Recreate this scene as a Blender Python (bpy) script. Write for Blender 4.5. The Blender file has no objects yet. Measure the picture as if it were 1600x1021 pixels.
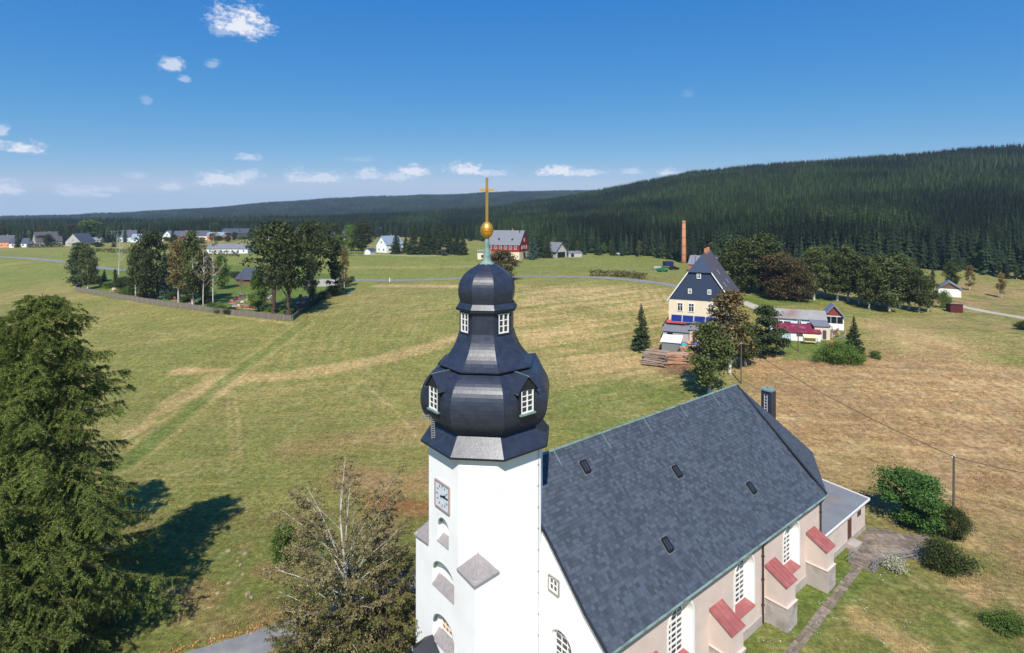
import bpy, math, random
import numpy as np
from mathutils import Vector, Matrix
sc = bpy.context.scene
COL = sc.collection
rnd = random.Random(7)
R = math.radians
# ---------------------------------------------------------------- camera
FPX, Y0, HC = 884.0, 338.0, 31.76          # focal length in photo pixels, horizon row, camera height over the church ground
cam_d = bpy.data.cameras.new('camera'); cam = bpy.data.objects.new('camera', cam_d); COL.objects.link(cam)
cam_d.sensor_width = 36.0; cam_d.lens = 36.0 * FPX / 1600.0
cam_d.shift_y = -(510.5 - Y0) / 1600.0
cam_d.clip_start = 0.5; cam_d.clip_end = 20000
cam.location = (0, 0, HC); cam.rotation_euler = (R(90), 0, 0)
sc.camera = cam
# ---------------------------------------------------------------- light, sky, exposure
SUN_EL, SHADOW = R(49), (0.06, 1.0)        # shadows fall away from the camera
world = bpy.data.worlds.new('World'); sc.world = world; world.use_nodes = True
wn, wl = world.node_tree.nodes, world.node_tree.links
wn.clear()
sky = wn.new('ShaderNodeTexSky'); sky.sky_type = 'NISHITA'; sky.sun_disc = False
sky.sun_elevation = SUN_EL
sky.sun_rotation = math.atan2(-SHADOW[0], -SHADOW[1])
sky.altitude = 700; sky.air_density = 0.6; sky.dust_density = 0.0; sky.ozone_density = 6.0
SKY_STRENGTH = 0.1
sun_d = bpy.data.lights.new('sun', 'SUN'); sun = bpy.data.objects.new('sun', sun_d); COL.objects.link(sun)
sun_d.energy = 4.9; sun_d.angle = R(0.53); sun_d.color = (1.0, 0.95, 0.87)
_d = Vector((SHADOW[0], SHADOW[1], 0)).normalized() * math.cos(SUN_EL) + Vector((0, 0, -math.sin(SUN_EL)))
sun.rotation_euler = _d.to_track_quat('-Z', 'Y').to_euler()
sc.view_settings.view_transform = 'Standard'; sc.view_settings.look = 'None'
sc.view_settings.exposure = 0.25; sc.view_settings.gamma = 1.0; sc.view_settings.use_curve_mapping = False
sc.render.engine = 'CYCLES'
sc.cycles.use_denoising = True
sc.cycles.max_bounces = 6; sc.cycles.diffuse_bounces = 3; sc.cycles.glossy_bounces = 2
sc.cycles.transmission_bounces = 3; sc.cycles.transparent_max_bounces = 6; sc.cycles.volume_bounces = 0
sc.cycles.caustics_reflective = False; sc.cycles.caustics_refractive = False

def node(t, ty, **kw):
    n = t.nodes.new(ty)
    for k, v in kw.items(): setattr(n, k, v)
    return n
def world_sky():
    """blue sky plus fair-weather cumulus: puffs given by direction, and a low band of small ones all round"""
    t = world.node_tree; L = t.links.new
    tc = node(t, 'ShaderNodeTexCoord')
    def math_(op, a, b=None, c=None):
        n = node(t, 'ShaderNodeMath', operation=op)
        for i, x in enumerate((a, b, c)):
            if x is None: continue
            if isinstance(x, (int, float)): n.inputs[i].default_value = x
            else: L(x, n.inputs[i])
        return n.outputs[0]
    sep = node(t, 'ShaderNodeSeparateXYZ'); L(tc.outputs['Generated'], sep.inputs[0])
    # gnomonic-like coordinates: a = azimuth, e = elevation angle (radians)
    az = math_('ARCTAN2', sep.outputs[0], sep.outputs[1])
    el = math_('ARCSINE', sep.outputs[2])
    comb = node(t, 'ShaderNodeCombineXYZ'); L(az, comb.inputs[0]); L(math_('MULTIPLY', el, 1.6), comb.inputs[1])
    nz = node(t, 'ShaderNodeTexNoise'); L(comb.outputs[0], nz.inputs['Vector'])
    nz.inputs['Scale'].default_value = 34; nz.inputs['Detail'].default_value = 7; nz.inputs['Roughness'].default_value = 0.66
    nh = node(t, 'ShaderNodeTexNoise'); L(comb.outputs[0], nh.inputs['Vector']); nh.inputs['Scale'].default_value = 120; nh.inputs['Detail'].default_value = 5
    nv = math_('MULTIPLY_ADD', math_('SUBTRACT', nh.outputs[0], 0.5), .45, math_('SUBTRACT', nz.outputs[0], 0.5))
    total = None
    puffs = [(380,28,46,30,1.0),(355,46,32,12,.5),(268,98,22,14,.75),(288,122,11,7,.5),(333,98,12,8,.42),(229,157,9,9,.3),(28,228,38,15,1.0),(2,203,16,14,.7),
             (12,292,28,18,.85),(120,297,52,13,.7),(175,292,26,11,.6),(215,273,18,8,.5),(265,290,22,10,.65),(350,278,52,15,.85),(385,272,30,12,.7),(390,243,22,9,.65),
             (490,275,45,14,.75),(575,272,36,11,.7),(650,265,24,13,.95),(618,274,44,11,.7),(728,262,34,13,1.0),(765,268,36,8,.7),(560,248,24,6,.28),
             (868,266,30,11,1.0),(915,268,34,9,.8),(985,267,24,7,.6),(1043,267,14,9,.8),(1070,272,26,6,.5),(1075,144,11,10,.16)]
    for (px, py, rx, ry, s) in puffs:
        dx, dz = (px - 800) / FPX, (Y0 - py) / FPX
        A = math.atan2(dx, 1); E_ = math.atan2(dz, math.hypot(dx, 1))
        ca = math.cos(A)
        ra, re = 1.2 * rx / FPX * ca * ca, 1.25 * ry / FPX * ca
        u = math_('DIVIDE', math_('SUBTRACT', az, A), ra)
        v0 = math_('DIVIDE', math_('SUBTRACT', el, E_ - re * .35), re)
        v = math_('MAXIMUM', v0, math_('MULTIPLY', v0, -2.2))       # flatter base
        r = math_('SQRT', math_('ADD', math_('MULTIPLY', u, u), math_('MULTIPLY', v, v)))
        m = math_('SUBTRACT', 1.0, r)
        m = math_('MULTIPLY_ADD', nv, 2.6, m)
        m = node_clamp(t, math_('MULTIPLY', m, 1.5))
        m = math_('MULTIPLY', m, s)
        total = m if total is None else math_('MAXIMUM', total, m)
    # the same kind of small cumulus low over the horizon everywhere else
    nz2 = node(t, 'ShaderNodeTexNoise'); L(comb.outputs[0], nz2.inputs['Vector'])
    nz2.inputs['Scale'].default_value = 9; nz2.inputs['Detail'].default_value = 6
    band = math_('SUBTRACT', 1.0, math_('ABSOLUTE', math_('DIVIDE', math_('SUBTRACT', el, .07), .05)))
    out_az = node_clamp(t, math_('MULTIPLY', math_('SUBTRACT', math_('ABSOLUTE', az), .80), 6.0))
    bm = node_clamp(t, math_('MULTIPLY', math_('SUBTRACT', nz2.outputs[0], .56), 7.0))
    bm = math_('MULTIPLY', math_('MULTIPLY', bm, node_clamp(t, band)), out_az)
    total = math_('MAXIMUM', total, math_('MULTIPLY', bm, .7))
    # faint thin veil in the lowest cumulus band
    mix = node(t, 'ShaderNodeMix', data_type='RGBA')
    L(math_('MULTIPLY', total, .93), mix.inputs[0])
    # film response of the camera to the blue sky, the same in every direction
    sp = node(t, 'ShaderNodeSeparateColor'); L(sky.outputs[0], sp.inputs[0]); cb = node(t, 'ShaderNodeCombineColor')
    for i, (k, ref, g, top) in enumerate(((.33, .74, 1.62, 4.2), (1.95, 1.46, .7, 5.3), (5.3, 3.18, .2, 6.6))):
        L(math_('MINIMUM', math_('MULTIPLY', math_('POWER', math_('DIVIDE', sp.outputs[i], ref), g), k), top), cb.inputs[i])
    L(cb.outputs[0], mix.inputs[6])
    cl = node(t, 'ShaderNodeMix', data_type='RGBA'); L(node_clamp(t, math_('MULTIPLY_ADD', total, 1.2, -.1)), cl.inputs[0])
    cl.inputs[6].default_value = (4.6, 5.6, 7.4, 1); cl.inputs[7].default_value = (7.6, 7.7, 8.3, 1)
    L(cl.outputs[2], mix.inputs[7])
    bg = node(t, 'ShaderNodeBackground'); bg.inputs[1].default_value = SKY_STRENGTH
    L(mix.outputs[2], bg.inputs[0])
    o = node(t, 'ShaderNodeOutputWorld'); L(bg.outputs[0], o.inputs[0])
def node_clamp(t, x):
    n = node(t, 'ShaderNodeClamp'); t.links.new(x, n.inputs[0]); return n.outputs[0]
world_sky()

# ---------------------------------------------------------------- materials
def s2l(c):
    return tuple((x / 12.92 if x <= .04045 else ((x + .055) / 1.055) ** 2.4) for x in (v / 255 for v in c))
MATS = {}
def mat(name, col, rough=.85, spec=.3, metal=0., var=.12, nscale=3., bump=0., bscale=20., island=0., objvar=0., trans=0., stain=None, coord='Object', stretch=None):
    """procedural material: base colour varied by noise, per-piece (island) and per-object randomness, bump"""
    if name in MATS: return MATS[name]
    m = bpy.data.materials.new(name); m.use_nodes = True; t = m.node_tree; t.nodes.clear(); L = t.links.new
    out = node(t, 'ShaderNodeOutputMaterial'); p = node(t, 'ShaderNodeBsdfPrincipled')
    p.inputs['Roughness'].default_value = rough; p.inputs['Metallic'].default_value = metal
    p.inputs['Specular IOR Level'].default_value = spec
    tc = node(t, 'ShaderNodeTexCoord'); vec = tc.outputs[coord]
    if stretch:
        mp = node(t, 'ShaderNodeMapping'); L(vec, mp.inputs[0]); mp.inputs['Scale'].default_value = stretch; vec = mp.outputs[0]
    nz = node(t, 'ShaderNodeTexNoise'); L(vec, nz.inputs['Vector']); nz.inputs['Scale'].default_value = nscale
    nz.inputs['Detail'].default_value = 6; nz.inputs['Roughness'].default_value = .6
    mr = node(t, 'ShaderNodeMapRange'); L(nz.outputs[0], mr.inputs[0]); mr.inputs[1].default_value = .3; mr.inputs[2].default_value = .7
    mr.inputs[3].default_value = 1 - var; mr.inputs[4].default_value = 1 + var
    val = mr.outputs[0]
    def mul(a, b):
        n = node(t, 'ShaderNodeMath', operation='MULTIPLY'); L(a, n.inputs[0]); L(b, n.inputs[1]); return n.outputs[0]
    if island:
        g = node(t, 'ShaderNodeNewGeometry'); r_ = node(t, 'ShaderNodeMapRange'); L(g.outputs['Random Per Island'], r_.inputs[0])
        r_.inputs[3].default_value = 1 - island; r_.inputs[4].default_value = 1 + island; val = mul(val, r_.outputs[0])
    if objvar:
        oi = node(t, 'ShaderNodeObjectInfo'); r_ = node(t, 'ShaderNodeMapRange'); L(oi.outputs['Random'], r_.inputs[0])
        r_.inputs[3].default_value = 1 - objvar; r_.inputs[4].default_value = 1 + objvar; val = mul(val, r_.outputs[0])
    base = (*s2l(col), 1)
    if stain:
        scol, sscale, amt = stain
        n2 = node(t, 'ShaderNodeTexNoise'); L(vec, n2.inputs['Vector']); n2.inputs['Scale'].default_value = sscale; n2.inputs['Detail'].default_value = 8
        r2 = node(t, 'ShaderNodeMapRange'); L(n2.outputs[0], r2.inputs[0]); r2.inputs[1].default_value = .48; r2.inputs[2].default_value = .75
        r2.inputs[4].default_value = amt
        mx = node(t, 'ShaderNodeMix', data_type='RGBA'); L(r2.outputs[0], mx.inputs[0]); mx.inputs[6].default_value = base; mx.inputs[7].default_value = (*s2l(scol), 1)
        bcol = mx.outputs[2]
    else:
        rgb = node(t, 'ShaderNodeRGB'); rgb.outputs[0].default_value = base; bcol = rgb.outputs[0]
    vm = node(t, 'ShaderNodeVectorMath', operation='SCALE'); L(bcol, vm.inputs[0]); L(val, vm.inputs['Scale'])
    L(vm.outputs[0], p.inputs['Base Color'])
    if bump:
        b = node(t, 'ShaderNodeBump'); b.inputs['Strength'].default_value = bump; b.inputs['Distance'].default_value = .03
        n3 = node(t, 'ShaderNodeTexNoise'); L(vec, n3.inputs['Vector']); n3.inputs['Scale'].default_value = bscale; n3.inputs['Detail'].default_value = 5
        L(n3.outputs[0], b.inputs['Height']); L(b.outputs[0], p.inputs['Normal'])
    if trans:
        tr = node(t, 'ShaderNodeBsdfTranslucent'); L(vm.outputs[0], tr.inputs[0])
        ms = node(t, 'ShaderNodeMixShader'); ms.inputs[0].default_value = trans
        L(p.outputs[0], ms.inputs[1]); L(tr.outputs[0], ms.inputs[2]); L(ms.outputs[0], out.inputs[0])
    else: L(p.outputs[0], out.inputs[0])
    MATS[name] = m; return m

# ---------------------------------------------------------------- mesh helpers
def np_mesh(name, v, quads=None, tris=None, mat_=None, smooth=False):
    me = bpy.data.meshes.new(name)
    v = np.asarray(v, dtype=np.float32)
    parts = []
    if quads is not None and len(quads): parts.append((np.asarray(quads, dtype=np.int32), 4))
    if tris is not None and len(tris): parts.append((np.asarray(tris, dtype=np.int32), 3))
    nl = sum(a.size for a, k in parts); nf = sum(len(a) for a, k in parts)
    me.vertices.add(len(v)); me.vertices.foreach_set('co', v.ravel())
    me.loops.add(nl); me.polygons.add(nf)
    idx = np.concatenate([a.ravel() for a, k in parts]); me.loops.foreach_set('vertex_index', idx)
    st = []; o = 0
    for a, k in parts:
        st.append(o + np.arange(len(a)) * k); o += a.size
    me.polygons.foreach_set('loop_start', np.concatenate(st).astype(np.int32))
    if smooth: me.polygons.foreach_set('use_smooth', np.ones(nf, dtype=bool))
    me.update(calc_edges=True)
    if mat_: me.materials.append(mat_)
    return me
def link(name, me, parent=None, loc=None, rz=None):
    o = bpy.data.objects.new(name, me); COL.objects.link(o)
    if parent is not None: o.parent = parent
    if loc is not None: o.location = loc
    if rz is not None: o.rotation_euler = (0, 0, rz)
    return o
def tag(o, label, cat, group=None):
    o['label'] = label; o['category'] = cat
    if group: o['group'] = group
    return o
def thing(name, label, cat, loc=(0, 0, 0), rz=0., group=None):
    return tag(link(name, None, None, loc, rz), label, cat, group)
def struct(o): o['kind'] = 'structure'; return o
def stuff(o, label=None, cat=None):
    o['kind'] = 'stuff'
    if label: o['label'] = label; o['category'] = cat
    return o
class MB:
    def __init__(s): s.v = []; s.f = []
    def add(s, vs, fs):
        n = len(s.v); s.v += [tuple(p) for p in vs]; s.f += [tuple(i + n for i in f) for f in fs]; return s
    def quad(s, a, b, c, d): return s.add([a, b, c, d], [(0, 1, 2, 3)])
    def tri(s, a, b, c): return s.add([a, b, c], [(0, 1, 2)])
    def box(s, x0, x1, y0, y1, z0, z1):
        return s.add([(x0,y0,z0),(x1,y0,z0),(x1,y1,z0),(x0,y1,z0),(x0,y0,z1),(x1,y0,z1),(x1,y1,z1),(x0,y1,z1)],
                     [(3,2,1,0),(4,5,6,7),(0,1,5,4),(1,2,6,5),(2,3,7,6),(3,0,4,7)])
    def hexa(s, p):   # 8 corners, bottom 4 then top 4
        return s.add(p, [(3,2,1,0),(4,5,6,7),(0,1,5,4),(1,2,6,5),(2,3,7,6),(3,0,4,7)])
    def bar(s, a, b, w, h=None):
        a, b = Vector(a), Vector(b); d = (b - a).normalized(); h = h or w
        x = d.cross(Vector((0, 0, 1)));
        if x.length < 1e-3: x = Vector((1, 0, 0))
        x.normalize(); y = x.cross(d)
        P = [p + x * (w / 2 * i) + y * (h / 2 * j) for p in (a, b) for (i, j) in ((-1,-1),(1,-1),(1,1),(-1,1))]
        return s.hexa(P)
    def slab(s, a, b, c, d, t):
        """plate a b c d with thickness t below along its normal"""
        a, b, c, d = map(Vector, (a, b, c, d)); n = (b - a).cross(d - a).normalized() * t
        return s.hexa([a - n, b - n, c - n, d - n, a, b, c, d])
    def tube(s, pts, rs, n=6, cap=True):
        pts = [Vector(p) for p in pts]; rings = []
        if not isinstance(rs, (list, tuple)): rs = [rs] * len(pts)
        prev = None
        for i, p in enumerate(pts):
            d = (pts[min(i + 1, len(pts) - 1)] - pts[max(i - 1, 0)]).normalized()
            if prev is None: x = d.orthogonal().normalized()
            else:
                x = prev - d * prev.dot(d); x = x.normalized() if x.length > 1e-6 else d.orthogonal().normalized()
            prev = x; y = d.cross(x)
            rings.append([p + (x * math.cos(k * math.tau / n) + y * math.sin(k * math.tau / n)) * rs[i] for k in range(n)])
        b = len(s.v); s.v += [tuple(p) for r in rings for p in r]
        for i in range(len(pts) - 1):
            for k in range(n):
                k2 = (k + 1) % n; s.f.append((b + i*n + k, b + i*n + k2, b + (i+1)*n + k2, b + (i+1)*n + k))
        if cap:
            s.f.append(tuple(b + k for k in reversed(range(n)))); s.f.append(tuple(b + (len(pts)-1)*n + k for k in range(n)))
        return s
    def lathe(s, prof, n=16, c=(0, 0, 0)):
        b = len(s.v)
        for (r, z) in prof:
            for k in range(n): s.v.append((c[0] + r*math.cos(k*math.tau/n), c[1] + r*math.sin(k*math.tau/n), c[2] + z))
        for i in range(len(prof) - 1):
            for k in range(n):
                k2 = (k + 1) % n; s.f.append((b+i*n+k, b+i*n+k2, b+(i+1)*n+k2, b+(i+1)*n+k))
        s.f.append(tuple(b + k for k in reversed(range(n)))); s.f.append(tuple(b + (len(prof)-1)*n + k for k in range(n)))
        return s
    def prism(s, poly, z0, z1):
        n = len(poly); s.add([(x, y, z0) for x, y in poly] + [(x, y, z1) for x, y in poly],
            [tuple(reversed(range(n))), tuple(range(n, 2*n))] + [(i, (i+1) % n, n + (i+1) % n, n + i) for i in range(n)]); return s
    def mesh(s, name, m, smooth=False):
        me = bpy.data.meshes.new(name); me.from_pydata(s.v, [], s.f)
        if smooth: me.polygons.foreach_set('use_smooth', np.ones(len(me.polygons), dtype=bool))
        me.update()
        if m: me.materials.append(m)
        return me
    def build(s, name, m, parent=None, smooth=False, loc=None, rz=None):
        return link(name, s.mesh(name, m, smooth), parent, loc, rz)
def dup(o, parent=None):
    c = o.copy(); COL.objects.link(c); c.parent = parent
    for ch in list(o.children): dup(ch, c)
    return c
ORD = ['first','second','third','fourth','fifth','sixth','seventh','eighth','ninth','tenth','eleventh','twelfth','thirteenth','fourteenth','fifteenth',
       'sixteenth','seventeenth','eighteenth','nineteenth','twentieth']
def ordn(i):
    if i < 20: return ORD[i]
    tens = {2:'twenty',3:'thirty',4:'forty',5:'fifty',6:'sixty',7:'seventy',8:'eighty',9:'ninety'}[(i + 1) // 10]
    return tens + '-' + ORD[(i + 1) % 10 - 1] if (i + 1) % 10 else tens[:-1] + 'ieth'
# ---------------------------------------------------------------- terrain
_pix = [  # (photo column, photo row, distance ahead in metres) of ground points
 (455,500,146),(118,453,195),(0,440,230),(0,402,300),(70,384,400),(250,376,470),(350,393,360),(553,437,220),(600,396,310),(700,399,300),
 (300,610,102),(640,600,104),(900,560,118),(1000,480,150),(1200,600,98),(1500,650,84),(1090,526,125),(1250,527,123),(1450,500,140),(1600,520,118),(1600,497,140),(1485,464,177),
 (830,432,205),(680,437,208),(800,404,280),(950,399,300),(1060,450,165),(1035,426,205),(1068,402,300),(1180,462,165),(1300,470,160),(1560,440,205),(760,470,160),(300,470,172),(200,520,140),(1400,580,100),(-200,440,250),(-200,620,100),(1800,600,90),
 (-200,390,420),(420,372,520),(520,372,480)]
_dir = [  # (photo column, distance, ground height)
 (0,40,0),(400,40,0),(800,40,0),(1200,40,0),(1600,40,0),(2000,40,0),(-400,40,0),(0,62,0),(400,64,0),(800,66,0),(1200,64,0),(1600,60,0),(1490,60,0),(1300,52,0),(600,50,0),(-300,62,0),(2000,60,0),
 (1340,262,14),(1600,240,11),(2000,230,20),(1600,340,28),(1600,700,100),(1600,480,58),(1300,800,92),(1300,500,55),(1300,330,23),(1040,900,79),(1040,620,48),(1040,400,20),(900,1000,48),(900,650,28),(2000,600,100),(1600,1200,90),(1200,1300,80),
 (0,600,11),(200,620,12),(400,620,15),(400,900,16),(0,900,10),(-200,700,11),(-200,1500,10),(0,1500,9),(250,1500,16),(600,620,15),(700,600,14),(800,500,14),(600,1100,22),(750,1100,36),(600,1500,30),(750,1500,42),(850,1500,48),
 (250,2600,18),(330,2600,36),(440,2600,72),(550,2600,97),(700,2650,108),(830,2800,128),(845,2800,133),(890,2800,120),(1000,2800,110),(150,2600,6),(0,2600,5),(-300,2600,5),(550,3600,20),(850,3800,20),(0,3600,0),(1300,2800,80),(1700,2800,60)]
def _uv(x, y):
    r = np.hypot(x, y); az = np.arctan2(x, y)
    return np.clip(az, -.92, .92) * 1.0, np.log(np.clip(r, 34, 4200))
_P = []
for px, py, Y in _pix: _P.append(((px-800)/FPX*Y, Y, HC-(py-Y0)*Y/FPX))
for px, Y, h in _dir: _P.append(((px-800)/FPX*Y, Y, h))
_P = np.array(_P); _cu, _cv = _uv(_P[:,0], _P[:,1])
def _tps(d2): return np.where(d2 > 1e-12, d2 * np.log(np.maximum(d2, 1e-12)), 0)
_n = len(_P)
_K = _tps((_cu[:,None]-_cu)**2 + (_cv[:,None]-_cv)**2) + np.eye(_n) * 2e-3
_Q = np.stack([np.ones(_n), _cu, _cv], 1)
_A = np.block([[_K, _Q], [_Q.T, np.zeros((3, 3))]])
_wt = np.linalg.solve(_A, np.concatenate([_P[:,2], np.zeros(3)]))
def vnoise(x, y, seed=0):
    xi = np.floor(x).astype(np.int64); yi = np.floor(y).astype(np.int64); fx = x-xi; fy = y-yi
    fx = fx*fx*(3-2*fx); fy = fy*fy*(3-2*fy)
    def h(a, b):
        n = (a*374761393 + b*668265263 + seed*144269) & 0x7fffffff
        n = ((n ^ (n >> 13)) * 1274126177) & 0x7fffffff
        return ((n ^ (n >> 16)) & 0xffff) / 65535.
    return (h(xi,yi)*(1-fx)+h(xi+1,yi)*fx)*(1-fy) + (h(xi,yi+1)*(1-fx)+h(xi+1,yi+1)*fx)*fy
def fbm(x, y, seed=0, o=4):
    s = 0; a = .5
    for i in range(o): s = s + a*vnoise(x*2**i, y*2**i, seed+i); a *= .5
    return s / (1 - .5**o)
def H(x, y):
    x = np.asarray(x, float); y = np.asarray(y, float); sh = x.shape
    x, y = x.ravel(), y.ravel(); u, v = _uv(x, y); out = np.empty(len(x))
    for i in range(0, len(x), 40000):
        s = slice(i, i+40000)
        k = _tps((u[s,None]-_cu)**2 + (v[s,None]-_cv)**2)
        out[s] = k @ _wt[:_n] + _wt[_n] + _wt[_n+1]*u[s] + _wt[_n+2]*v[s]
    r = np.hypot(x, y)
    near = np.clip((r-60)/25, 0, 1); out = out*near*near*(3-2*near)      # level churchyard
    out += (fbm(x/9, y/9, 3, 3)-.5)*.35*near + np.clip((r-500)/800, 0, 1)*(fbm(x/120, y/120, 9, 3)-.5)*14
    back = np.clip((np.abs(np.arctan2(x, y))-1.2)/.6, 0, 1); out = out*(1-back)
    return out.reshape(sh)
def h1(x, y): return float(H(np.array([x]), np.array([y]))[0])
_ts = np.concatenate([np.arange(34, 330, .5), np.arange(330, 3500, 4.)])
def G(px, py):
    """ground point seen at a photo pixel"""
    dx, dz = (px-800)/FPX, (Y0-py)/FPX
    d = HC + dz*_ts - H(dx*_ts, _ts)
    i = int(np.argmax(d < 0)) if (d < 0).any() else len(_ts)-1
    if i > 0:
        f = d[i-1]/(d[i-1]-d[i]); Y = _ts[i-1] + f*(_ts[i]-_ts[i-1])
    else: Y = _ts[0]
    return Vector((dx*Y, Y, h1(dx*Y, Y)))
def at(px, Y):
    """ground point at distance Y ahead below photo column px"""
    x = (px-800)/FPX*Y; return Vector((x, Y, h1(x, Y)))
def inpoly(x, y, poly):
    r = np.zeros(x.shape, bool); n = len(poly); j = n-1
    for i in range(n):
        xi, yi = poly[i][:2]; xj, yj = poly[j][:2]
        c = ((yi > y) != (yj > y)) & (x < (xj-xi)*(y-yi)/(yj-yi+1e-12)+xi); r ^= c; j = i
    return r
def pdist(x, y, line):
    d = np.full(x.shape, 1e9)
    for a, b in zip(line[:-1], line[1:]):
        ax, ay = a[:2]; bx, by = b[:2]; vx, vy = bx-ax, by-ay; L2 = vx*vx+vy*vy+1e-9
        t = np.clip(((x-ax)*vx+(y-ay)*vy)/L2, 0, 1); d = np.minimum(d, np.hypot(x-ax-t*vx, y-ay-t*vy))
    return d
def edge_poly(x, y, poly, soft):
    """1 inside, fading to 0 over soft metres outside"""
    ins = inpoly(x, y, poly); d = pdist(x, y, list(poly)+[poly[0]])
    return np.where(ins, 1, np.clip(1-d/soft, 0, 1))
def GP(pts): return [G(*p) for p in pts]

ROADS = {   # centre lines picked on the ground, width
 'village_road': (GP([(-60,398),(0,402),(60,405),(115,411),(175,421),(240,424),(330,426)]), 4.2),
 'valley_road': (GP([(540,438),(580,438),(620,438.5),(690,437),(760,433.5),(830,432),(900,433),(960,435.5),(1010,440),(1050,446),(1085,455)]), 4.0),
 'driveway': (GP([(1085,455),(1120,462),(1150,468),(1180,480),(1212,492)]), 4.2),
 'gravel_track': (GP([(1660,508),(1600,497),(1550,489),(1510,481),(1480,474)]), 3.4),
 'asphalt_path': ([Vector((x, y, 0)) for x, y in ((-46,31),(-32,36),(-24,39.6),(-19.9,41.6),(-15,44.2),(-11,47.2),(-7.5,50.6),(-3,56),(3,62))], 2.7),
 'field_path': (GP([(540,398),(600,398.5),(640,400.5),(690,400)]), 2.2),
}
CEM = [G(118,455), G(180,466), G(260,479), G(360,492), G(455,502), G(553,437), G(470,421), G(330,414), G(150,421)]
def ground_colour(x, y):
    n1 = fbm(x/14, y/14, 21, 4); n2 = fbm(x/3.2, y/3.2, 31, 3); n3 = fbm(x/45, y/45, 41, 3)
    # mowing streaks: noise stretched along the swaths
    def streak(ang, l, w, seed):
        c, s = math.cos(ang), math.sin(ang); return fbm((x*c+y*s)/l, (-x*s+y*c)/w, seed, 3)
    green = np.array(s2l((122,125,70))); olive = np.array(s2l((144,135,86))); straw = np.array(s2l((178,156,112)))
    brown = np.array(s2l((152,127,94))); lush = np.array(s2l((92,112,52))); tan = np.array(s2l((186,160,112)))
    c = np.empty(x.shape+(3,))
    st = streak(.35, 30, 1.3, 5); st2 = streak(-.15, 40, 1.7, 6)
    t = np.clip((n1-.35)*1.5 + (st-.5)*1.7 + (n3-.5)*1.2, 0, 1)[..., None]
    c[:] = green*(1-t) + olive*t
    def mixin(col, m):
        m = np.clip(m, 0, 1)[..., None]; c[:] = c*(1-m) + col*m
    P = lambda pts: GP(pts)
    # straw hay field to the right of the church and round the farm
    f1 = edge_poly(x, y, P([(1160,560),(1230,553),(1300,562),(1450,560),(1700,600),(1700,860),(1515,905),(1500,800),(1340,770),(1240,700)]), 5)
    mixin(brown, f1*(.9+.4*(streak(-.25,22,.9,7)-.5))); mixin(straw, f1*np.clip((streak(-.25,16,.8,8)-.45)*2.2, 0, .8)); mixin(olive, f1*np.clip((n1-.55)*2.,0,.3))
    f2 = edge_poly(x, y, P([(840,452),(1010,455),(1060,470),(1030,540),(1060,590),(1000,650),(900,560),(810,520)]), 12)
    mixin(straw, f2*np.clip(.25+(streak(.25,14,.9,12)-.45)*2.6+(n1-.5), 0, .85))
    f3 = edge_poly(x, y, P([(1370,500),(1480,500),(1600,560),(1700,600),(1450,562),(1330,560)]), 6)
    mixin(straw, f3*np.clip(.35+(n1-.45)*2, 0, .8)); mixin(brown, f3*np.clip((n2-.5)*2, 0, .6))
    f4 = edge_poly(x, y, P([(1300,425),(1480,420),(1700,430),(1700,560),(1560,520),(1480,490)]), 10)
    mixin(olive, f4*.7); mixin(brown, f4*np.clip((n1-.48)*3.5, 0, .8)); mixin(lush, f4*np.clip((n2-.5)*3, 0, .6))
    # left field: browner far strip and reddish dry hollows
    for pts, w, col, k in (([(328,617),(376,590),(437,590),(547,572),(634,553),(700,533),(800,505)], 3.4, straw, .7),
                           ([(350,577),(320,600),(290,618),(240,650),(190,690)], 2.2, straw, .6), ([(285,580),(350,578)], 2.2, straw, .9),
                           ([(545,418),(640,418),(760,416)], 5.5, tan, .95), ([(600,446),(660,447),(740,448)], 5., straw, .85), ([(-40,416),(20,413),(36,411)], 4.5, tan, .95),
                           ([(800,415),(870,416)], 3., tan, .5), ([(335,828),(400,820),(470,812)], 2.2, brown, .95), ([(560,745),(620,760),(690,745)], 4.5, brown, .7),
                           ([(600,790),(650,800),(690,790)], 3.6, np.array(s2l((138,98,66))), .8), ([(470,700),(600,680),(690,660)], 5., brown, .45), ([(200,470),(330,487),(450,506)], 1.6, straw, .6)):
        L_ = P(pts); d = pdist(x, y, L_) + (n2-.5)*3.2 + (n1-.5)*3
        mixin(col, k*np.clip((w-d)/(w*.6), 0, 1)*(.72+.56*n2))
    # mown green path across the field, pale edge
    L_ = P([(477,505),(400,560),(330,612),(260,672),(184,732)]); d = pdist(x, y, L_)
    mixin(lush, np.clip((1.7-d)/.8, 0, 1)*.6); mixin(straw, np.clip(1-np.abs(d-2.1)/.5, 0, 1)*.4)
    for pts in ([(354,612),(360,660),(362,720)], [(366,612),(372,660),(375,720)], [(515,625),(560,600),(590,585)], [(560,590),(610,635),(660,690)], [(110,505),(260,522),(420,530)], [(560,470),(620,480),(700,470)]):
        mixin(straw, np.clip(1-pdist(x, y, P(pts))/.55, 0, 1)*.4*(.5+n2))
    # greener meadows behind, churchyard lawn, burial ground, farm garden
    far = np.clip((y-185)/40, 0, 1)*np.clip((420-y)/100, 0, 1); mixin(np.array(s2l((114,126,64))), far*.7)
    mixin(lush, edge_poly(x, y, CEM, 1.5)*.95)
    yard = edge_poly(x, y, [(6,36),(14,32),(30,30),(48,42),(50,56),(44,60),(32,56)], 2)
    mixin(np.array(s2l((104,112,58))), yard*.9); mixin(olive, yard*np.clip((n1-.5)*3, 0, .7)); mixin(straw, yard*np.clip((n2-.52)*3.5, 0, .7)); mixin(brown, yard*np.clip((n1-.52)*4, 0, .7)*np.clip((x-26)/8, 0, 1))
    mixin(lush, edge_poly(x, y, [(14,35.5),(34,52),(31,54),(9,37)], .8)*.7)
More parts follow.
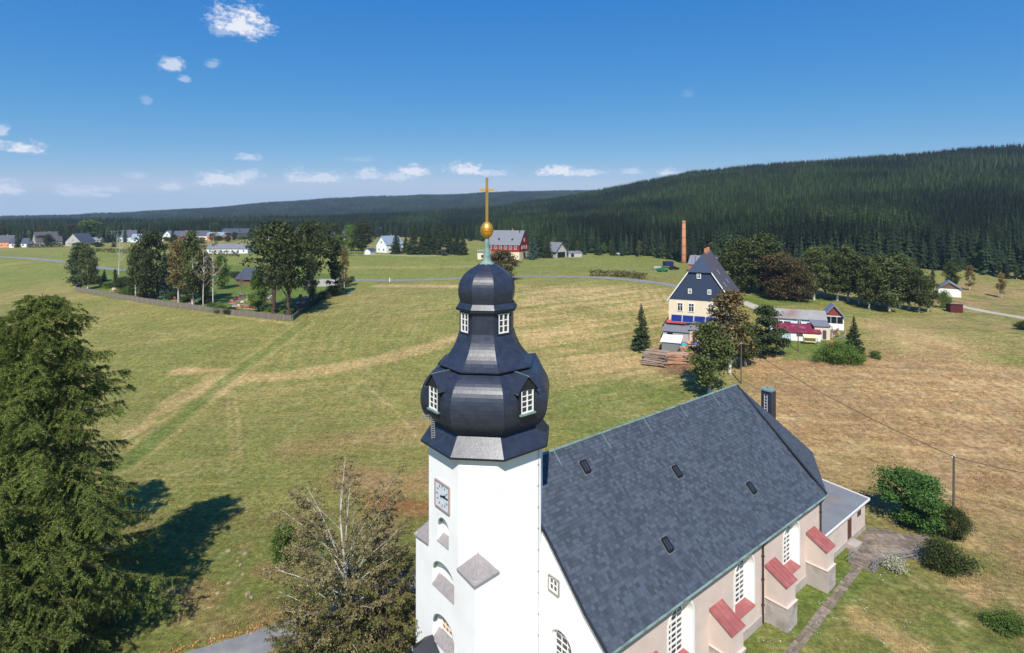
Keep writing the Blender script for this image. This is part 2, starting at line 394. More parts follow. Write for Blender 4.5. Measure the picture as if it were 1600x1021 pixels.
    y2 = edge_poly(x, y, [(-60,25),(-5,25),(-5,58),(-22,59),(-40,57),(-60,52)], 4)
    mixin(np.array(s2l((106,112,60))), y2*.85); mixin(brown, y2*np.clip((n2-.56)*3, 0, .5))
    mixin(lush, edge_poly(x, y, P([(1215,528),(1330,520),(1340,560),(1280,562),(1230,560)]), 2)*.8)
    mixin(np.array(s2l((118,92,72))), edge_poly(x, y, P([(1030,545),(1085,525),(1110,545),(1075,580),(1040,582)]), 2)*.85)
    mixin(lush, edge_poly(x, y, P([(1145,475),(1160,462),(1270,462),(1300,470),(1210,476)]), 2)*.8)
    mixin(lush, edge_poly(x, y, P([(870,620),(960,600),(1060,610),(1050,660),(930,690)]), 5)*.55)
    # mown arcs in the far hay meadow
    c0 = G(60,450); rr = np.hypot(x-c0[0], y-c0[1]); mixin(straw, np.clip(1-np.abs(rr-20)/22, 0, 1)*np.clip(np.sin(rr*2.3)*.4, 0, .2))
    c1 = G(960,520); rr = np.hypot(x-c1[0]+30, y-c1[1]); mixin(straw, np.clip(1-np.abs(rr-34)/26, 0, 1)*np.clip(np.sin(rr*1.9+n1*12)*.4, 0, .14))
    # woodland floor
    r = np.hypot(x, y); az = np.arctan2(x, y)
    mixin(np.array(s2l((38,52,30))), forest_mask(x, y))
    return c
_foot = [(-.95,560),(-.73,520),(-.5,560),(-.35,560),(-.2,520),(-.09,480),(.0,400),(.05,345),(.12,318),(.26,318),(.33,268),(.42,238),(.52,238),(.58,262),(.63,292),(.68,296),(.74,290),(.95,300)]
def forest_mask(x, y):
    r = np.hypot(x, y); az = np.arctan2(x, y)
    ft = np.interp(az, [a for a, b in _foot], [b for a, b in _foot]) + (fbm(x/40, y/40, 77, 2)-.5)*30
    m = np.clip((r-ft)/6, 0, 1)
    return m
def mat_ground():
    m = bpy.data.materials.new('meadow'); m.use_nodes = True; t = m.node_tree; t.nodes.clear(); L = t.links.new
    out = node(t, 'ShaderNodeOutputMaterial'); p = node(t, 'ShaderNodeBsdfPrincipled'); p.inputs['Roughness'].default_value = .95; p.inputs['Specular IOR Level'].default_value = .08
    at_ = node(t, 'ShaderNodeAttribute', attribute_name='col'); tc = node(t, 'ShaderNodeTexCoord')
    def nz(scale, det, sc_=None, rot=0):
        v = tc.outputs['Object']
        if sc_:
            mp = node(t, 'ShaderNodeMapping'); L(v, mp.inputs[0]); mp.inputs['Scale'].default_value = sc_; mp.inputs['Rotation'].default_value = (0, 0, rot); v = mp.outputs[0]
        n = node(t, 'ShaderNodeTexNoise'); L(v, n.inputs['Vector']); n.inputs['Scale'].default_value = scale; n.inputs['Detail'].default_value = det; n.inputs['Roughness'].default_value = .65; return n.outputs[0]
    def rng(x, a, b, lo=.3, hi=.7):
        r_ = node(t, 'ShaderNodeMapRange'); L(x, r_.inputs[0]); r_.inputs[1].default_value = lo; r_.inputs[2].default_value = hi; r_.inputs[3].default_value = a; r_.inputs[4].default_value = b; return r_.outputs[0]
    fine = nz(1.6, 9); st1 = nz(1.0, 6, (.12, 1.3, 1), .6); st2 = nz(.9, 6, (1.2, .14, 1), .35); big = nz(.06, 4)
    def mul(a, b):
        n = node(t, 'ShaderNodeMath', operation='MULTIPLY'); L(a, n.inputs[0]); L(b, n.inputs[1]); return n.outputs[0]
    val = mul(mul(rng(fine, .5, 1.5), rng(st1, .8, 1.2)), mul(rng(st2, .82, 1.18), rng(big, .9, 1.1)))
    hue = node(t, 'ShaderNodeMix', data_type='RGBA', blend_type='MULTIPLY'); L(rng(nz(.5, 5), 0, 1), hue.inputs[0]); L(at_.outputs['Color'], hue.inputs[6]); hue.inputs[7].default_value = (1.12, .98, .86, 1)
    vm = node(t, 'ShaderNodeVectorMath', operation='SCALE'); L(hue.outputs[2], vm.inputs[0]); L(val, vm.inputs['Scale']); L(vm.outputs[0], p.inputs['Base Color'])
    b = node(t, 'ShaderNodeBump'); b.inputs['Strength'].default_value = .9; b.inputs['Distance'].default_value = .25; L(nz(2.2, 8), b.inputs['Height']); L(b.outputs[0], p.inputs['Normal'])
    L(p.outputs[0], out.inputs[0]); return m
def build_ground():
    azs = np.concatenate([np.linspace(-math.pi, -1.0, 40)[:-1], np.linspace(-1.0, -.78, 30)[:-1], np.linspace(-.78, .78, 640), np.linspace(.78, 1.0, 30)[1:], np.linspace(1.0, math.pi, 40)[1:]])
    rs = [2.]
    while rs[-1] < 4300:
        r = rs[-1]; rs.append(r * (1.3 if r < 25 else 1.008 if r < 330 else 1.02 if r < 900 else 1.04))
    rs = np.array(rs); na, nr = len(azs), len(rs)
    A, Rr = np.meshgrid(azs, rs); X, Y = (Rr*np.sin(A)).ravel(), (Rr*np.cos(A)).ravel()
    Z = H(X, Y); Z -= np.clip((np.hypot(X, Y)-3300)/1000, 0, 1)*60
    i = np.arange(nr-1)[:, None]*na + np.arange(na-1)[None, :]; i = i.ravel()
    q = np.stack([i, i+1, i+na+1, i+na], 1)[:, ::-1]
    me = np_mesh('ground', np.stack([X, Y, Z], 1), q, None, mat_ground(), True)
    c = ground_colour(X, Y); ca = me.color_attributes.new('col', 'FLOAT_COLOR', 'POINT')
    ca.data.foreach_set('color', np.concatenate([c, np.ones((len(X), 1))], 1).astype(np.float32).ravel())
    struct(link('ground', me))
build_ground()
def ribbon(name, line, w, m, lift=.05, step=1.5, edge_noise=.15):
    pts = [Vector(p) for p in line]; ds = [0.]
    for a, b in zip(pts[:-1], pts[1:]): ds.append(ds[-1]+(b.xy-a.xy).length)
    s = np.arange(0, ds[-1], step); xs = np.interp(s, ds, [p.x for p in pts]); ys = np.interp(s, ds, [p.y for p in pts])
    k = 5; 
    if len(xs) > 12:
        ker = np.ones(k)/k; xs[k:-k] = np.convolve(xs, ker, 'same')[k:-k]; ys[k:-k] = np.convolve(ys, ker, 'same')[k:-k]
    tx, ty = np.gradient(xs), np.gradient(ys); l = np.hypot(tx, ty); nx, ny = -ty/l, tx/l
    cols = np.linspace(-.5, .5, 5); V = []; rj = np.random.RandomState(len(xs))
    for c in cols:
        e = w*c + (rj.rand(len(xs))-.5)*edge_noise*(abs(c) > .4)
        X, Y = xs+nx*e, ys+ny*e; V.append(np.stack([X, Y, H(X, Y)+lift*(1 if abs(c) < .4 else .4)], 1))
    n = len(xs); V = np.concatenate(V); q = [(c*n+i, c*n+i+1, (c+1)*n+i+1, (c+1)*n+i) for c in range(4) for i in range(n-1)]
    return struct(link(name, np_mesh(name, V, np.array(q)[:, ::-1], None, m, True)))
M_asph = mat('asphalt', (128,128,128), .9, .2, var=.12, nscale=.8, bump=.3, bscale=30, stain=((150,146,138), .4, .6))
M_gravel = mat('gravel', (176,168,150), .95, .1, var=.15, nscale=1.2, bump=.4, bscale=12)
for k, (line, w) in ROADS.items():
    ribbon(k, line, w, {'gravel_track': M_gravel, 'driveway': M_gravel, 'field_path': M_gravel}.get(k, M_asph), lift=.09 if k not in ('asphalt_path',) else .04)

# ---------------------------------------------------------------- scattering for uncountable growth
def scatter(name, pts, scl, rot, protos, label, cat, cols=None):
    me = bpy.data.meshes.new(name); me.vertices.add(len(pts)); me.vertices.foreach_set('co', np.asarray(pts, np.float32).ravel())
    for nm, arr in (('scl', scl), ('rot', rot)):
        a = me.attributes.new(nm, 'FLOAT_VECTOR', 'POINT'); a.data.foreach_set('vector', np.asarray(arr, np.float32).ravel())
    if cols is not None:
        a = me.attributes.new('tint', 'FLOAT_COLOR', 'POINT'); a.data.foreach_set('color', np.concatenate([cols, np.ones((len(cols), 1))], 1).astype(np.float32).ravel())
    me.update()
    o = link(name, me); c = bpy.data.collections.new(name + '_kinds')
    for i, pm in enumerate(protos):
        po = bpy.data.objects.new(name + '_kind', pm); c.objects.link(po)
    ng = bpy.data.node_groups.new(name, 'GeometryNodeTree')
    ng.interface.new_socket('Geometry', in_out='INPUT', socket_type='NodeSocketGeometry'); ng.interface.new_socket('Geometry', in_out='OUTPUT', socket_type='NodeSocketGeometry')
    gi, go = ng.nodes.new('NodeGroupInput'), ng.nodes.new('NodeGroupOutput'); L = ng.links.new
    ci = ng.nodes.new('GeometryNodeCollectionInfo'); ci.inputs[0].default_value = c; ci.inputs[1].default_value = True; ci.inputs[2].default_value = True
    ip = ng.nodes.new('GeometryNodeInstanceOnPoints'); ip.inputs['Pick Instance'].default_value = True
    s = ng.nodes.new('GeometryNodeInputNamedAttribute'); s.data_type = 'FLOAT_VECTOR'; s.inputs[0].default_value = 'scl'
    r = ng.nodes.new('GeometryNodeInputNamedAttribute'); r.data_type = 'FLOAT_VECTOR'; r.inputs[0].default_value = 'rot'
    e = ng.nodes.new('FunctionNodeEulerToRotation')
    L(gi.outputs[0], ip.inputs['Points']); L(ci.outputs[0], ip.inputs['Instance']); L(s.outputs[0], ip.inputs['Scale']); L(r.outputs[0], e.inputs[0]); L(e.outputs[0], ip.inputs['Rotation']); L(ip.outputs[0], go.inputs[0])
    md = o.modifiers.new('scatter', 'NODES'); md.node_group = ng
    return stuff(o, label, cat)
# ---------------------------------------------------------------- plants
def leafmat(name, col, var=.25, isl=.35, obj=.18, trans=.22):
    return mat(name, col, .75, .12, var=var, nscale=.5, island=isl, objvar=obj, trans=trans)
M_spruce = leafmat('spruce_needles', (70,84,50), trans=.1)
M_spruce_far = leafmat('spruce_far', (46,60,38), var=.2, isl=.3, obj=.35, trans=.1)
M_bluespruce = leafmat('blue_spruce_needles', (88,108,96), trans=.1)
M_larch = leafmat('larch_needles', (110,123,60), var=.3, isl=.4, trans=.3)
M_birchleaf = leafmat('birch_leaves', (90,99,54), isl=.4)
M_birchbrown = leafmat('birch_leaves_brown', (128,112,70), isl=.4)
M_leafdark = leafmat('dark_leaves', (72,82,44), isl=.4)
M_leafgreen = leafmat('green_leaves', (98,120,56), isl=.4)
M_leafbrown = leafmat('brownish_leaves', (96,84,56), isl=.4)
M_leaffresh = leafmat('fresh_leaves', (86,120,58), isl=.35)
M_bark = mat('bark', (86,74,60), .95, .1, var=.3, nscale=6, bump=.5)
M_birchbark = mat('birch_bark', (205,200,190), .9, .1, var=.12, nscale=3, stain=((60,56,50), 4., .9), stretch=(1, 1, .6))
M_deadwood = mat('bleached_dead_wood', (196,188,175), .9, .1, var=.15, nscale=4)
rs_ = np.random.RandomState
def leaves(cent, size, rg, up=.35, asp=.6, jit=.35):
    """one diamond leaf quad per centre"""
    n = len(cent); nrm = rg.normal(size=(n, 3)); nrm[:, 2] = np.abs(nrm[:, 2]) + up; nrm /= np.linalg.norm(nrm, axis=1)[:, None]
    t = np.cross(nrm, rg.normal(size=(n, 3))); t /= np.linalg.norm(t, axis=1)[:, None]+1e-9; b = np.cross(nrm, t)
    s = (size*(1+jit*(rg.rand(n)*2-1)))[:, None] if np.isscalar(size) else (size*(1+jit*(rg.rand(n)*2-1)))[:, None]
    v = np.stack([cent+t*s, cent+b*s*asp, cent-t*s, cent-b*s*asp], 1).reshape(-1, 3)
    q = np.arange(n*4).reshape(-1, 4); return v, q
def spruce_mesh(name, seed, m, tiers=11, pts=11, h=20., r=3.6, skirt=.04, droop=.5):
    """conifer crown: ragged drooping whorls of branch fans"""
    rg = rs_(seed); V = []; T = []
    for k in range(tiers):
        f = k/(tiers-1.); z = h*(skirt + (1-skirt)*(f**.92)); rad = r*(1-f)**.8*(.85+.3*rg.rand()) + .18
        step = h/tiers; n = pts if f < .7 else max(6, pts-4); ph = rg.rand()*6.28
        for j in range(n):
            a = ph + j*math.tau/n + rg.normal()*.12; rr = rad*(.7+.5*rg.rand()); w = math.tau/n*.52*(.8+.5*rg.rand())
            dz = -rr*droop*(.5+.7*rg.rand()); z0 = z + step*(.75+.3*rg.rand())
            b = len(V)
            V += [(0, 0, z0), (rr*.62*math.cos(a-w), rr*.62*math.sin(a-w), z+dz*.45), (rr*math.cos(a), rr*math.sin(a), z+dz), (rr*.62*math.cos(a+w), rr*.62*math.sin(a+w), z+dz*.45)]
            T += [(b, b+1, b+2), (b, b+2, b+3)]
    V += [(0, 0, h*1.03), (.16, 0, h*.9), (-.1, .14, h*.9), (-.1, -.14, h*.9)]; b = len(V)-4; T += [(b, b+1, b+2), (b, b+2, b+3), (b, b+3, b+1)]
    return np_mesh(name, np.array(V), None, np.array(T), m)
def spruce_fine(name, seed, m, h=12., r=3., rows=26, skirt=.05, dens=1.):
    """conifer near enough to show branches: each branch a spine with needle sprays"""
    rg = rs_(seed); C = []; S = []
    for k in range(rows):
        f = k/(rows-1.); z = h*(skirt+(1-skirt)*f); rad = r*(1-f)**.85+.12; n = int(9+5*(1-f))
        for j in range(n):
            a = rg.rand()*6.283; L_ = rad*(.65+.5*rg.rand()); m_ = int((6+26*L_/r)*dens)
            u = rg.rand(m_)**.7; d = np.stack([np.cos(a)*u*L_, np.sin(a)*u*L_, -.42*L_*u+.22*L_*u*u+z+rg.normal(size=m_)*.08], 1)
            wv = (rg.rand(m_)-.5)*.55*L_*(1-.5*u); d[:, 0] += -np.sin(a)*wv; d[:, 1] += np.cos(a)*wv
            C.append(d); S.append(np.full(m_, .17+.16*(1-f)))
    C = np.concatenate(C); S = np.concatenate(S)*h/12.
    v, q = leaves(C, S, rg, up=.2, asp=.45); return np_mesh(name, v, q, None, m)
def trunk_mesh(name, h, r, m, lean=0., seed=0, limbs=None):
    b = MB(); rg = rs_(seed); n = 6
    pts = [(lean*h*(i/n)**2 + (rg.rand()-.5)*.12*h/10*(i > 0), (rg.rand()-.5)*.12*h/10*(i > 0), h*i/n) for i in range(n+1)]
    b.tube(pts, [r*(1-.85*i/n)*(1.25 if i == 0 else 1) for i in range(n+1)], 7)
    for (p0, p1, r0, r1) in limbs or []:
        mid = [(p0[i]+p1[i])/2 for i in range(3)]; mid[2] += .06*h*(rg.rand()-.2); b.tube([p0, mid, p1], [r0, (r0+r1)/2, r1], 5, False)
    return b.mesh(name, m)
def broadleaf(name, seed, lm, tm, h=12., w=5., base=.18, clumps=46, per=90, leaf=.26, tr=.22, gap=.5, droop=0., shape=1., limbc=16, sgf=.72, flat=.7):
    """(trunk mesh, crown mesh): limbs reach to leaf clumps spread through an uneven crown"""
    rg = rs_(seed); cz0, cz1 = h*base, h; C = []; limbs = []
    for k in range(clumps):
        f = rg.rand()**.85; z = cz0+(cz1-cz0)*f
        env = (math.sin(math.pi*min(1, max(.02, (f**shape)*.93+.05)))**.6)*(w/2)
        a = rg.rand()*6.283; lob = 1+.25*math.sin(a*3+seed)+.15*math.sin(a*5+seed*2.3)
        rr = env*lob*(rg.rand()**.45); p = np.array([rr*math.cos(a), rr*math.sin(a), z])
        sg = (w*.075+.16)*(.7+.7*rg.rand())*sgf
        n = int(per*(.6+.8*rg.rand())); c = p+rg.normal(size=(n, 3))*np.array([sg*1.25, sg*1.25, sg*flat])
        if droop: c[:, 2] -= droop*np.abs(rg.normal(size=n))*sg*1.6
        C.append(c)
        if k < limbc:
            z0 = max(.1*h, min(z*.85, z-rr*(.7+.5*rg.rand()))); limbs.append(((0, 0, z0), tuple(p), tr*.38*(1-z0/h*.7), tr*.08))
    C = np.concatenate(C); C = C[C[:, 2] > h*base*.5]
    v, q = leaves(C, leaf, rg, up=.25, asp=.7)
    return trunk_mesh(name+'_trunk', h*.93, tr, tm, (rg.rand()-.5)*.06, seed, limbs), np_mesh(name+'_crown', v, q, None, lm)
def bare(name, seed, m, h=13., w=4.5, tr=.2, n=16):
    rg = rs_(seed); limbs = []
    b = MB(); pts = [(math.sin(i*.9+seed)*.12, math.cos(i*1.3+seed)*.1, h*i/8) for i in range(9)]; b.tube(pts, [tr*(1-.1*i) for i in range(9)], 6)
    for k in range(n):
        f = .3+.65*rg.rand(); z = h*f; a = rg.rand()*6.28; L_ = w*.5*(1.1-f*.6)*(.6+.6*rg.rand())
        p0 = Vector((0, 0, z)); p1 = p0+Vector((math.cos(a)*L_*.55, math.sin(a)*L_*.55, L_*.5)); p2 = p1+Vector((math.cos(a+.3)*L_*.5, math.sin(a+.3)*L_*.5, L_*.75))
        b.tube([p0, p1, p2], [tr*.4, tr*.25, tr*.08], 5, False)
        for s in range(3):
            q0 = p1.lerp(p2, rg.rand()); q1 = q0+Vector((rg.normal()*.5, rg.normal()*.5, .5+.5*rg.rand()))*L_*.35; b.tube([q0, q1], [tr*.13, tr*.05], 4, False)
    return b.mesh(name, m)
def branchy(name, seed, h, w, lm, bm, twm, nl=34, base=.12, sec=7, tw=6, lv=12, leaf=.07, tr=.2, droop=.3, env=.6):
    """(wood mesh, twig mesh, leaf mesh): trunk > limbs > side branches > twigs that carry the leaves"""
    rg = rs_(seed); b = MB(); t_ = MB(); C = []; V3 = lambda a: Vector(tuple(a))
    tp = [V3((math.sin(i*.8+seed)*.012*h, math.cos(i*1.1+seed)*.012*h, h*.96*i/8)) for i in range(9)]; b.tube(tp, [tr*(1-i/8.4) for i in range(9)], 8)
    for i in range(nl):
        f = base+(1-base)*(i+rg.rand()*.7)/nl; z = h*f; a = i*2.4+rg.normal()*.3; R_ = w/2*max(.12, math.sin(math.pi*min(.95, f*.72+.22))**env)*(.75+.4*rg.rand())
        el = .4+.75*f+rg.normal()*.16; z0 = max(.06*h, z-R_*math.tan(el)*.75); k = min(7.999, max(0, z0/(h*.96)*8)); o = tp[int(k)].lerp(tp[min(8, int(k)+1)], k-int(k))
        d = Vector((math.cos(a), math.sin(a), 0)); L_ = [o+d*(R_*s)+Vector((0, 0, R_*math.tan(el)*(.95*s-.2*s*s))) for s in (0, .25, .5, .75, 1)]
        b.tube(L_, [tr*.22*(1-f*.5)*(1-.8*s)+.008 for s in (0, .25, .5, .75, 1)], 5, False)
        for j in range(sec):
            s = .28+.72*(j+rg.rand())/sec; k = min(3.999, s*4); p = L_[int(k)].lerp(L_[int(k)+1], k-int(k)); aa = a+(1 if j % 2 else -1)*(.5+.6*rg.rand()); sl = R_*.42*(1.15-.6*s)*(.7+.5*rg.rand())
            q = p+Vector((math.cos(aa)*sl, math.sin(aa)*sl, sl*(.45+.3*rg.normal()))); t_.tube([p, q], [.018, .007], 4, False)
            for m in range(tw):
                u = .2+.8*(m+rg.rand())/tw; p2 = p.lerp(q, u); a3 = aa+rg.normal()*1.0; tl = (.25+.4*rg.rand())*min(1.3, h/9)
                q2 = p2+Vector((math.cos(a3)*tl, math.sin(a3)*tl, tl*(.1-droop*rg.rand()))); t_.tube([p2, q2], [.007, .004], 3, False)
                uu = rg.rand(lv)[:, None]; C.append(np.array(p2)*(1-uu)+np.array(q2)*uu+rg.normal(size=(lv, 3))*.05)
    v, q = leaves(np.concatenate(C), leaf, rg, .25, .7); return b.mesh(name+'_wood', bm), t_.mesh(name+'_twigs', twm), np_mesh(name+'_leaves', v, q, None, lm)
PROTO = {}
def proto(kind):
    if kind in PROTO: return PROTO[kind]
    k, i = kind.rsplit('_', 1); s = int(i)*17+hash_(k)
    if k == 'birch': r = broadleaf('birch', s, M_birchleaf, M_birchbark, 12, 5., .2, 48, 110, .19, .2, droop=.7, shape=.8)
    elif k == 'birchbrown': r = broadleaf('birch', s, M_birchbrown, M_birchbark, 12, 4.6, .22, 46, 100, .19, .18, droop=.7, shape=.8)
    elif k == 'dark': r = broadleaf('tree', s, M_leafdark, M_bark, 12, 8.5, .1, 70, 120, .25, .35)
    elif k == 'oak': r = broadleaf('tree', s, M_leafdark, M_bark, 12, 6.6, .36, 46, 90, .2, .34, limbc=26)
    elif k == 'green': r = broadleaf('tree', s, M_leafgreen, M_bark, 12, 9, .12, 64, 110, .26, .3)
    elif k == 'brown': r = broadleaf('tree', s, M_leafbrown, M_bark, 12, 9.5, .06, 74, 110, .24, .3)
    elif k == 'maple': r = broadleaf('tree', s, M_leaffresh, M_bark, 5, 5.6, .06, 80, 230, .1, .12, sgf=.6, flat=.42)
    elif k == 'bush': r = (trunk_mesh('stems', 1.2, .06, M_bark, 0, s, [((0,0,.2),(.8*math.cos(t),.8*math.sin(t),1.3),.05,.02) for t in range(6)]), broadleaf('bush', s, M_leafdark, M_bark, 2.2, 4., .02, 44, 200, .085, .05)[1])
    elif k == 'bushgreen': r = (proto('bush_0')[0], broadleaf('bush', s, M_leafgreen, M_bark, 2.2, 4., .02, 44, 200, .085, .05)[1])
    elif k == 'bushbrown': r = (proto('bush_0')[0], broadleaf('bush', s, M_leafbrown, M_bark, 2.2, 4., .02, 44, 200, .085, .05)[1])
    elif k == 'spruce': r = (trunk_mesh('trunk', 11, .22, M_bark, 0, s), spruce_fine('crown', s, M_spruce))
    elif k == 'blue': r = (trunk_mesh('trunk', 11, .22, M_bark, 0, s), spruce_fine('crown', s, M_bluespruce))
    elif k == 'farspruce': r = (trunk_mesh('trunk', 11, .25, M_bark, 0, s), spruce_mesh('crown', s, M_spruce_far, 14, 11, 12, 2.3, .03))
    elif k == 'pine': r = (trunk_mesh('trunk', 11, .25, M_bark, 0, s), broadleaf('pine', s, M_spruce, M_bark, 12, 6.2, .04, 70, 130, .22, .2, shape=.7)[1])
    elif k == 'thuja': r = (trunk_mesh('trunk', 10, .15, M_bark, 0, s), broadleaf('thuja', s, M_leafdark, M_bark, 12, 3.2, .0, 60, 110, .2, .2, shape=.75)[1])
    PROTO[kind] = r; return r
def hash_(k): return sum(ord(c)*(i+3) for i, c in enumerate(k)) % 97
PH = {'oak': 12.4, 'birch': 12.4, 'birchbrown': 12.4, 'dark': 12.4, 'green': 12.4, 'brown': 12.4, 'maple': 5.2, 'bush': 2.3, 'bushgreen': 2.3, 'bushbrown': 2.3, 'spruce': 12.2, 'blue': 12.2, 'farspruce': 12.3, 'pine': 12.4, 'thuja': 12.3}
NM = {'oak': 'deciduous_tree', 'birch': 'birch_tree', 'birchbrown': 'birch_tree', 'dark': 'deciduous_tree', 'green': 'deciduous_tree', 'brown': 'deciduous_tree', 'maple': 'maple_bush', 'bush': 'bush', 'bushgreen': 'bush', 'bushbrown': 'bush',
      'spruce': 'spruce_tree', 'blue': 'spruce_tree', 'farspruce': 'spruce_tree', 'pine': 'pine_tree', 'thuja': 'thuja_tree'}
def tree(kind, label, loc, h, wf=1., rz=None, group=None, cat=None):
    k = kind.rsplit('_', 1)[0]; tm, cm = proto(kind); s = h/PH[k]
    t = thing(NM[k], label, cat or ('bush' if 'bush' in NM[k] else 'tree'), loc, rnd.random()*6.28 if rz is None else rz, group)
    t.scale = (s*wf, s*wf, s)
    link('stem' if 'bush' in NM[k] else 'trunk', tm, t); link('foliage' if 'bush' in NM[k] else 'crown', cm, t); return t
def tree_px(kind, label, px, ytop, ybase, wf=1., Y=None, group=None):
    """tree whose foot is seen at (px, ybase) and top at ytop"""
    p = G(px, ybase) if Y is None else at(px, Y)
    h = (HC - (ytop-Y0)*p.y/FPX) - p.z
    return tree(kind, label, p, h, wf, None, group)
# ---------------------------------------------------------------- church
M_white = mat('white_render', (250,249,246), .9, .15, var=.02, nscale=.9, bump=.12, bscale=25, stain=((232,226,220), .35, .5))
M_beige = mat('beige_render', (214,196,184), .95, .1, var=.05, nscale=1.2, bump=.35, bscale=45, stain=((196,180,170), .5, .5))
M_plinth = mat('grey_plinth', (178,168,160), .95, .1, var=.12, nscale=1.5, stain=((120,112,104), .8, .8), bump=.3)
M_slate = mat('slate', (46,52,66), .36, .5, var=.1, nscale=1.2, island=.18, bump=.12, bscale=14)
M_slateroof = mat('nave_slate', (70,77,87), .58, .36, var=.04, nscale=.6, island=.3, bump=.3, bscale=12, stain=((86,86,80), .8, .12))
M_slatedark = mat('slate_trim', (38,41,48), .5, .4, var=.1)
M_copper = mat('green_copper', (122,146,138), .7, .3, var=.18, nscale=3, stain=((84,98,96), 2., .9))
M_gold = mat('gilding', (250,190,84), .36, .5, metal=.75, var=.12, nscale=6)
M_redmetal = mat('red_sheet', (152,88,84), .6, .4, var=.08, nscale=2, stain=((190,130,122), 1.5, .4))
M_winwhite = mat('white_paint', (238,236,230), .6, .3, var=.04)
M_glass = mat('window_glass', (52,58,66), .1, .6, var=.35, nscale=.8)
M_tile = mat('grey_pink_tile', (150,143,141), .85, .2, var=.15, nscale=4, bump=.3)
M_lead = mat('dark_lead', (104,110,112), .6, .3, var=.1)
M_pipe = mat('brown_pipe', (66,54,48), .5, .4)
M_zinc = mat('zinc_sheet', (158,164,166), .45, .5, metal=.3, var=.1, nscale=1.5)
M_galv = mat('galvanised_steel', (176,182,186), .4, .5, metal=.6, var=.08)
M_stone = mat('flagstone', (132,119,108), .95, .1, var=.3, nscale=2.5, objvar=.3, bump=.6, stain=((96,96,64), 1.5, .7))
M_black = mat('black_iron', (30,30,33), .5, .4)
M_ladderwhite = M_winwhite
CHX, CHY = -1.659, 37.44; CRZ = R(90-50.84)
CH = thing('church', 'white village church with bulbous slate tower dome, gilded cross and long slate nave roof', 'church', (CHX, CHY, 0), CRZ)
_ca, _sa = math.cos(CRZ), math.sin(CRZ)
def chw(u, v, z=0): return Vector((CHX+u*_ca-v*_sa, CHY+u*_sa+v*_ca, z))
def arch_z(u, op):
    uc, w, zs, zsp, zt = op; x = min(1, abs(u-uc)/(w/2)); return zsp+(zt-zsp)*math.sqrt(max(0, 1-x*x))
def outline(op, n=12):
    uc, w, zs, zsp, zt = op
    pts = [(uc-w/2, zs), (uc+w/2, zs)]
    for i in range(n+1):
        t = math.pi*i/n; pts.append((uc+w/2*math.cos(t), zsp+(zt-zsp)*math.sin(t)))
    return pts
def arch_wall(mb, P, u0, u1, zb, ztf, ops, D=.55, splay=.82, sill_rise=.4, n=12, reveal=True):
    if not callable(ztf): c_ = ztf; ztf = lambda u: c_
    cuts = {u0, u1}
    for op in ops:
        uc, w = op[0], op[1]
        for i in range(n+1): cuts.add(round(uc+w/2*math.cos(math.pi*i/n), 5))
    for i in range(1, 14): cuts.add(u0+(u1-u0)*i/14)
    cuts = sorted(cuts)
    for a, b in zip(cuts[:-1], cuts[1:]):
        mid = (a+b)/2; hit = [o for o in ops if abs(mid-o[0]) < o[1]/2]
        lo = zb
        for o in sorted(hit, key=lambda o: o[2]):
            mb.quad(P(a, lo, 0), P(b, lo, 0), P(b, o[2], 0), P(a, o[2], 0))
            lo = None; za, zb_ = arch_z(a, o), arch_z(b, o); nxt = [p for p in hit if p[2] > o[2]]
            ta, tb = (min(p[2] for p in nxt),)*2 if nxt else (ztf(a), ztf(b))
            mb.quad(P(a, za, 0), P(b, zb_, 0), P(b, tb, 0), P(a, ta, 0)); lo = ta
        if not hit: mb.quad(P(a, zb, 0), P(b, zb, 0), P(b, ztf(b), 0), P(a, ztf(a), 0))
    if reveal:
        for op in ops:
            o = outline(op, n); i_ = inner(op, splay, sill_rise); io = outline(i_, n)
            for k in range(len(o)):
                k2 = (k+1) % len(o)
                mb.quad(P(*o[k], 0), P(*o[k2], 0), P(*io[k2], D), P(*io[k], D))
def inner(op, splay, sr): return (op[0], op[1]*splay, op[2]+sr, op[3], op[3]+(op[4]-op[3])*splay)
